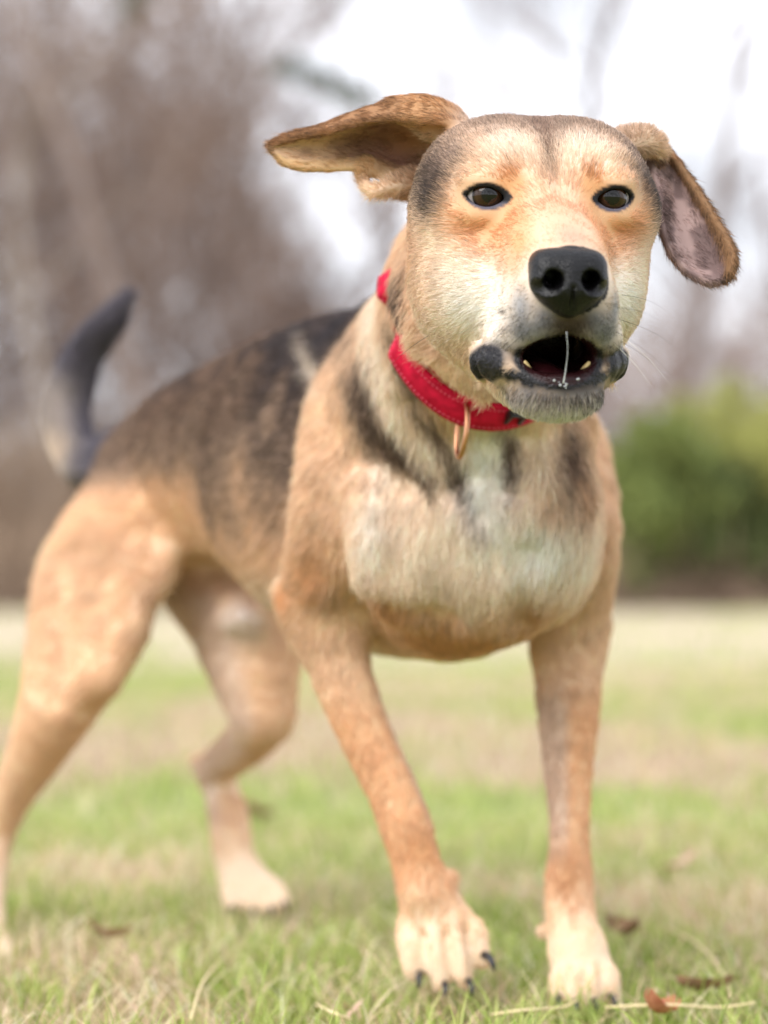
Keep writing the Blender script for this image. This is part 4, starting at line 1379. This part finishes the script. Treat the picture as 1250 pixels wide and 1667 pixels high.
Vs, Fs, Cs, off = [], [], [], 0
for (n, y0, y1, pw, h0, w0, straw_only) in ((28000, 1.2, 2.5, 1.2, .034, .0022, 0), (96000, .7, 3.4, 1.3, .026, .0024, 0), (72000, .7, 3.4, 1.3, .032, .0020, 1), (46000, 3.4, 9, 1.5, .036, .0045, 0),
                                         (16000, 3.4, 9, 1.5, .040, .004, 1), (30000, 9, 26.5, 1.3, .045, .014, 0)):
    x, y = scatter(n, y0, y1, pw)
    g = greenness(x, y)
    pz = np.stack([x, y, x * 0], 1)
    clump = fbm(pz, 22, 2)
    if straw_only:
        keep = rng.random(n) < (1.05 - .75 * g)
        col = STRAW * np.exp(rng.normal(0, .16, n))[:, None] * (1 - .25 * rng.random(n)[:, None] * np.array([.2, .5, 1.0]))
        lean = rng.uniform(.5, 1.25, n)
        hh = h0 * rng.uniform(.5, 1.5, n)
    else:
        keep = rng.random(n) < np.clip(.10 + 1.1 * g, 0, 1) * (.35 + .65 * sstep(.35, .55, clump))
        mix = rng.random(n)[:, None]
        col = (GREEN * mix + LGREEN * (1 - mix)) * np.exp(rng.normal(0, .18, n))[:, None]
        lean = rng.uniform(.15, .85, n)
        hh = h0 * rng.uniform(.45, 1.35, n) * (.7 + .6 * clump)
    tall = rng.random(n) < .02
    hh = np.where(tall, hh * 1.7, hh)
    # shorter where the paws press it down
    k = keep
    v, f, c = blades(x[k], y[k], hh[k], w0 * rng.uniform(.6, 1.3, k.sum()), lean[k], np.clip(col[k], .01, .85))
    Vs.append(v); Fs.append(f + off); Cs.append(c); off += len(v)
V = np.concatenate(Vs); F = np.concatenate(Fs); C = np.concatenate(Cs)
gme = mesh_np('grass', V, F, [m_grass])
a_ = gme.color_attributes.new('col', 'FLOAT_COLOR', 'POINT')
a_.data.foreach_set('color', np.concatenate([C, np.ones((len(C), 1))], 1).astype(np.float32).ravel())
link('grass', gme, None, kind='stuff', label='short green blades among dry straw coloured grass around the paws')
print('grass blades', len(F) // 3, round(time.time() - T0, 1))

# ------------------------------------------------------------------ dry leaves and stalks lying in the grass
def leaf_mesh(name, L, W, curl, m, seed):
    r = random.Random(seed)
    V, F = [], []
    n, k = 9, 5
    for i in range(n):
        t = i / (n - 1)
        w = W * math.sin(math.pi * min(max(t, .02), .985)) ** .7 * (1 - .25 * t) * (1 + r.uniform(-.14, .14))
        for j in range(k):
            q = j / (k - 1) * 2 - 1
            V.append((L * (t - .5), w * q, curl * (q * q * .6 * W + .5 * L * (t - .5) ** 2 * 2) + r.uniform(-.04, .04) * W))
    for i in range(n - 1):
        for j in range(k - 1):
            F.append((i * k + j, i * k + j + 1, (i + 1) * k + j + 1, (i + 1) * k + j))
    me = bpy.data.meshes.new(name); me.from_pydata(V, [], F)
    me.polygons.foreach_set('use_smooth', np.ones(len(F), bool)); me.materials.append(m)
    return me
def leaf_mat(name, a, b):
    m, n_, l_, b_ = mat(name, rough=.7)
    rp, _ = noise_ramp(n_, l_, 90, [(.3, tuple(a)), (.7, tuple(b))])
    l_.new(rp.outputs[0], b_.inputs['Base Color'])
    return m
m_leaf1 = leaf_mat('russet_leaf', srgb(168, 96, 70), srgb(206, 140, 108))
m_leaf2 = leaf_mat('brown_leaf', srgb(112, 84, 62), srgb(160, 124, 92))
m_leaf3 = leaf_mat('pale_leaf', srgb(172, 140, 120), srgb(204, 172, 150))
def at_ground(px, py, z=0.0):
    v = nrm(P(px, py, 1.0) - CAMP)
    t = (z - CAM_H) / v[2]
    return CAMP + v * t
LEAVES = [
    (1070, 1650, .044, .013, .9, m_leaf1, 'russet curled dead leaf in the grass at the lower right, nearest the lens', .012),
    (1020, 1520, .040, .014, 1.0, m_leaf2, 'dark brown curled leaf standing in the grass right of the planted forepaw', .014),
    (1150, 1612, .046, .015, .6, m_leaf2, 'flat brown leaf lying in the grass near the right edge', .010),
    (1112, 1408, .048, .012, .6, m_leaf3, 'pale pinkish leaf in the blurred grass at the right', .016),
    (420, 1330, .055, .022, .7, m_leaf2, 'dark dead leaf beside the far hind paw', .016),
    (175, 1525, .040, .011, .8, m_leaf2, 'brownish leaf fragment in the blurred grass at the lower left', .014),
]
for i, (px, py, L, W, cu, m, lab, zz) in enumerate(LEAVES):
    o = link('fallen_leaf', leaf_mesh('fallen_leaf', L, W, cu, m, i), None, category='leaf', label=lab, group='dead leaves lying in the grass')
    o.location = at_ground(px, py, zz)
    o.rotation_euler = (random.uniform(-.5, .5), random.uniform(-.4, .4), random.uniform(0, 6.28))
m_stalk, *_ = mat('dry_stalk', tuple(srgb(226, 206, 160)), .6)
for pts, lab in (([(800, 1652), (850, 1645), (915, 1640), (940, 1628)], 'pale bent straw stalk lying in front of the planted forepaw'),
                 ([(985, 1640), (1080, 1636), (1170, 1640), (1230, 1632)], 'long straw stalk lying across the grass at the lower right'),
                 ([(1085, 1510), (1140, 1540), (1180, 1590), (1190, 1625)], 'thin arched straw stalk at the right beyond the planted forepaw'),
                 ([(515, 1635), (540, 1648), (572, 1660)], 'short whitish straw near the bottom edge left of the stepping paw'),
                 ([(310, 1660), (330, 1600), (362, 1560)], 'leaning straw stalk at the lower left of the picture')):
    q = [at_ground(x, y, .012 + .006 * (i % 2)) for i, (x, y) in enumerate(pts)]
    v, f = tube(q, [.0012, .0013, .0011, .0007][:len(q)], 5, res=14)
    o = link('dry_stalk', mesh_list('dry_stalk', [(v, f)], m_stalk), None, category='straw stalk', label=lab, group='straw stalks lying in the grass')
# leaf litter too small to count
lit = []
x, y = scatter(2600, 1.2, 7, 1.3)
for i in range(len(x)):
    a = rng.random() * 6.28; L = rng.uniform(.005, .013); W = L * rng.uniform(.25, .6)
    ca, sa = math.cos(a), math.sin(a); z = rng.uniform(-.004, .012); tz = rng.normal(0, .006)
    v = np.array([[x[i] + ca * L * q - sa * W * r_, y[i] + sa * L * q + ca * W * r_, z + tz * q + .003 * r_ * r_] for q, r_ in ((-1, 0), (-.2, -.6), (.3, -.5), (1, 0), (.3, .6), (-.3, .5))])
    lit.append((v, [(0, 1, 2, 5), (2, 3, 4, 5)]))
link('leaf_litter', mesh_list('leaf_litter', lit, m_leaf3, smooth=False), None, kind='stuff', label='small dry leaf scraps between the grass blades')

# ================================================================== THE WOOD BEHIND THE MEADOW
def bark(name, a, b):
    m, n_, l_, b_ = mat(name, rough=.9)
    rp, _ = noise_ramp(n_, l_, 6, [(.3, tuple(a)), (.7, tuple(b))])
    l_.new(rp.outputs[0], b_.inputs['Base Color'])
    return m
m_bark = bark('bark', srgb(104, 90, 84), srgb(146, 130, 122))
m_bark2 = bark('pale_bark', srgb(160, 146, 134), srgb(190, 178, 166))
m_twig = bark('twigs', srgb(120, 98, 86), srgb(164, 142, 128))
m_brush = bark('brush', srgb(124, 104, 86), srgb(164, 142, 120))
m_need = bark('needles', srgb(58, 78, 52), srgb(96, 112, 74))
m_leafg = bark('shrub_green', srgb(88, 104, 50), srgb(138, 148, 80))
m_leafy = bark('shrub_yellow', srgb(138, 142, 70), srgb(180, 178, 104))
m_leafd = bark('shrub_dark', srgb(62, 78, 40), srgb(104, 112, 62))

def grow(r, start, dirv, length, rad, level, out, twigs, spread=.6, upb=.25, n=6, kids=(5, 8)):
    """a wavering limb with side limbs; thin ends go to the twig list as bare segments"""
    pts, p, d = [np.array(start, float)], np.array(start, float), nrm(dirv)
    for i in range(n):
        d = nrm(d + np.array([r.gauss(0, .10), r.gauss(0, .10), r.gauss(0, .08) + upb * .12]))
        p = p + d * length / n
        pts.append(p)
    rads = np.linspace(rad, rad * .35, n + 1)
    if level <= 1:
        out.append(tube(pts, rads, 7 if level == 0 else 5, cap=False))
    else:
        twigs.append((pts, rads))
    if level >= 3:
        return
    k = r.randint(*kids)
    for q in range(k):
        t = r.uniform(.3, 1.0) if level else r.uniform(.22, 1.0)
        i = min(int(t * n), n - 1)
        b = pts[i] + (pts[i + 1] - pts[i]) * (t * n - i)
        a = r.uniform(0, 6.283)
        side = nrm(np.array([math.cos(a), math.sin(a), r.uniform(-.1, .6)]))
        grow(r, b, d * (1 - spread) + side * spread, length * r.uniform(.35, .6) * (1.15 - .5 * t), rads[i] * .55, level + 1, out, twigs, spread, upb, max(n - 1, 3), kids)

def twig_mesh(name, twigs, m, fat=1.0):
    V, F = [], []
    for pts, rads in twigs:
        a = len(V)
        for i, (p, q) in enumerate(zip(pts, rads)):
            w = max(q, .004) * fat
            V += [p + np.array([w, 0, 0]), p + np.array([-.5 * w, .8 * w, 0]), p + np.array([-.5 * w, -.8 * w, 0])]
        for i in range(len(pts) - 1):
            for j in range(3):
                F.append((a + i * 3 + j, a + i * 3 + (j + 1) % 3, a + i * 3 + 3 + (j + 1) % 3, a + i * 3 + 3 + j))
    return mesh_np(name, np.array(V), np.array(F), [m])

def bare_tree(x, y, h, rad, seed, lab, mt=None, tw=None, kids=(6, 9), lean=0.0, fat=1.0, group='leafless trees of the wood'):
    r = random.Random(seed)
    o = bpy.data.objects.new('bare_tree', None); scene.collection.objects.link(o)
    o.location = (x, y, 0); o['category'] = 'tree'; o['label'] = lab; o['group'] = group
    out, twigs = [], []
    grow(r, (0, 0, -.1), (lean, 0, 1), h, rad, 0, out, twigs, kids=kids)
    link('trunk', mesh_list('trunk', out, mt or m_bark), o)
    link('crown', twig_mesh('crown', twigs, tw or m_twig, fat), o)
    return o
bare = 'leafless brown tree in the blurred wood behind the dog'
for i, (x, y, h, rad) in enumerate(((-4.9, 34, 11, .16), (-3.6, 37, 12, .18), (-2.4, 35, 10, .13), (-4.2, 42, 13, .2), (-1.6, 40, 8.5, .12), (-6.4, 36, 12, .17),
                                 (-.6, 44, 7.5, .11), (-5.6, 47, 14, .2), (-2.9, 48, 12, .18), (-8.2, 39, 13, .18), (-10.5, 36, 12, .17), (-7.4, 50, 14, .2), (-12.6, 42, 13, .18))):
    bare_tree(x, y, h, rad * .6, 20 + i, bare, fat=2.0)
bare_tree(-4.3, 33.5, 9, .09, 77, 'pale grey tree leaning to the right in front of the blurred wood at the left', m_bark2, lean=-.28, group='leafless trees of the wood')
bare_tree(5.5, 46, 12.5, .26, 51, 'tall bluish leafless tree standing alone against the white sky at the upper right', fat=1.4, kids=(5, 7))
bare_tree(4.0, 66, 14, .2, 52, 'thin distant leafless tree above the head of the dog', fat=1.4)
bare_tree(1.6, 50, 12.0, .13, 61, 'slender leafless tree rising above the flying ear', fat=1.5)
bare_tree(3.1, 47, 12.5, .15, 62, 'slender leafless tree between the ears against the white sky', fat=1.5)
bare_tree(10.4, 58, 11, .2, 53, 'leafless tree far to the right beyond the green shrubs', fat=1.4)
# a pine whose long boughs reach over the gap in the wood
pr = random.Random(5)
pine = bpy.data.objects.new('pine_tree', None); scene.collection.objects.link(pine)
pine.location = (-2.35, 29, 0); pine['category'] = 'tree'; pine['label'] = 'dark green pine with one long bough reaching across the bright gap'
out = []
grow(pr, (0, 0, -.1), (0.02, 0, 1), 11, .14, 1, out, [], kids=(0, 0), n=8)
nee, bou = [], []
for z, L, a in ((6.55, 2.15, -.02), (8.6, 1.8, .4), (9.4, 1.4, 2.9), (8.2, 1.9, 3.6), (9.8, 1.2, 5), (7.9, 1.6, 2.2)):
    d = np.array([math.cos(a), math.sin(a), -.06])
    pts = [np.array([0, 0, z]) + d * L * t + np.array([0, 0, .25 * L * t * (1 - t) - .34 * t * t]) for t in np.linspace(0, 1, 7)]
    bou.append(tube(pts, np.linspace(.035, .008, 7), 5, cap=False))
    for q in range(1500 if z < 7 else 400):
        t = pr.uniform(.5, 1.0) if z < 7 else pr.uniform(.25, 1)
        i = min(int(t * 6), 5); c = pts[i] + (pts[i + 1] - pts[i]) * (t * 6 - i) + np.array([pr.gauss(0, .09), pr.gauss(0, .13), pr.gauss(0, .045)])
        e = nrm(np.array([pr.gauss(0, 1), pr.gauss(0, 1), pr.gauss(0, .7)])) * .07
        w = nrm(np.cross(e, [.3, .2, 1])) * .010
        nee.append((np.array([c - e - w, c - e + w, c + e + w * .3, c + e - w * .3]), [(0, 1, 2, 3)]))
link('trunk', mesh_list('trunk', out + bou, m_bark), pine)
link('crown', mesh_list('crown', nee, m_need, smooth=False), pine)

def thicket(name, lab, n, xr, yr, hfun, m, seed, w=(.02, .05), L=(.5, 1.6)):
    """a mass of crossing stems and twigs"""
    r = np.random.default_rng(seed)
    x = r.uniform(*xr, n); y = r.uniform(*yr, n)
    top = hfun(x, y)
    z = top * r.random(n) ** 1.15
    d = nrm(np.stack([r.normal(0, .55, n), r.normal(0, .55, n), np.abs(r.normal(.6, .5, n))], 1))
    ln = r.uniform(*L, n)
    a = np.stack([x, y, np.maximum(z - ln * .3, -.05)], 1); b = a + d * ln[:, None]
    s = nrm(np.cross(d, r.normal(0, 1, (n, 3)))) * (r.uniform(*w, n) * .5)[:, None]
    s2 = np.cross(d, s)
    V = np.stack([a + s, a - .5 * s + .86 * s2, a - .5 * s - .86 * s2, b + s * .4, b - .2 * s + .34 * s2, b - .2 * s - .34 * s2], 1).reshape(-1, 3)
    k = (np.arange(n) * 6)[:, None]
    F = np.concatenate([k + np.array([0, 1, 4, 3]), k + np.array([1, 2, 5, 4]), k + np.array([2, 0, 3, 5])])
    return link(name, mesh_np(name, V, F, [m], smooth=False), None, kind='stuff', label=lab)
thicket('woodland', 'mauve brown mass of bare branches behind the dog at the left', 25000, (-26, -.2), (40, 56),
        lambda x, y: np.clip(12.5 - 3.1 * np.maximum(x * 34 / y + 3.2, 0), 3.6, 12) * (.8 + .4 * vnoise(np.stack([x, y, x * 0], 1), .8)), m_twig, 3, (.03, .07), (.6, 2.0))
thicket('far_woodland', 'low hazy brown line of distant woods at the right', 9000, (-6, 34), (84, 100),
        lambda x, y: 9.5 * (.75 + .5 * vnoise(np.stack([x, y, x * 0], 1), .25)), m_twig, 4, (.06, .14), (1.2, 3.5))
thicket('undergrowth', 'tangle of brown brush along the left edge of the meadow', 26000, (-24, 14), (28, 37),
        lambda x, y: np.where(x < 1.5, 2.3, .9) * sstep(27, 32, y) * (.5 + .9 * vnoise(np.stack([x, y, x * 0], 1), .6)), m_brush, 5, (.02, .05), (.4, 1.3))

def shrub(x, y, w, h, n, m, seed, lab, zc=.55):
    r = np.random.default_rng(seed)
    o = bpy.data.objects.new('shrub', None); scene.collection.objects.link(o)
    o.location = (x, y, 0); o['category'] = 'shrub'; o['label'] = lab; o['group'] = 'evergreen shrubs at the edge of the meadow'
    # clumps
    kc = 34
    cc = nrm(r.normal(0, 1, (kc, 3))) * (r.random((kc, 1)) ** .4) * np.array([w * .5, w * .45, h * .46]) * .82 + np.array([0, 0, h * .54])
    cr_ = r.uniform(.22, .42, kc) * min(w, h) * .5
    i = r.integers(0, kc, n)
    p = cc[i] + nrm(r.normal(0, 1, (n, 3))) * (r.random((n, 1)) ** .45) * cr_[i][:, None]
    p[:, 2] = np.abs(p[:, 2]) + .03
    u = nrm(r.normal(0, 1, (n, 3)) + np.array([0, 0, -.2])); v = nrm(np.cross(u, r.normal(0, 1, (n, 3))))
    L = r.uniform(.04, .08, n)[:, None]; W = L * .45
    V = np.stack([p - u * L, p - v * W, p + u * L, p + v * W], 1).reshape(-1, 3)
    F = (np.arange(n) * 4)[:, None] + np.arange(4)
    link('foliage', mesh_np('foliage', V, F, [m], smooth=False), o)
    st = []
    rr = random.Random(seed)
    for q in range(7):
        a = rr.uniform(0, 6.28); e = cc[rr.randrange(kc)]
        st.append(tube([(0.12 * math.cos(a), .12 * math.sin(a), -.03), e * .5 + np.array([0, 0, .05]), e], [.03, .02, .008], 5, cap=False))
    link('stem', mesh_list('stem', st, m_bark), o)
shrub(3.10, 28.43, 2.07, 2.53, 9000, m_leafg, 1, 'rounded mid green shrub beside the shoulder of the dog')
shrub(4.14, 28.69, 1.79, 1.93, 8000, m_leafd, 2, 'low dark green shrub between two taller shrubs at the right')
shrub(4.97, 28.95, 1.88, 2.88, 9000, m_leafy, 3, 'yellow green shrub at the right edge of the picture')
shrub(6.89, 30.08, 2.26, 2.53, 6000, m_leafg, 4, 'green shrub outside the right edge beyond the yellow one')
shrub(2.01, 31.39, 1.70, 1.93, 6000, m_leafd, 5, 'dark shrub hidden behind the chest of the dog')
shrub(4.62, 32.70, 2.45, 3.25, 7000, m_leafy, 6, 'tall yellowish bush behind the green shrubs')
print('scene built', round(time.time() - T0, 1))
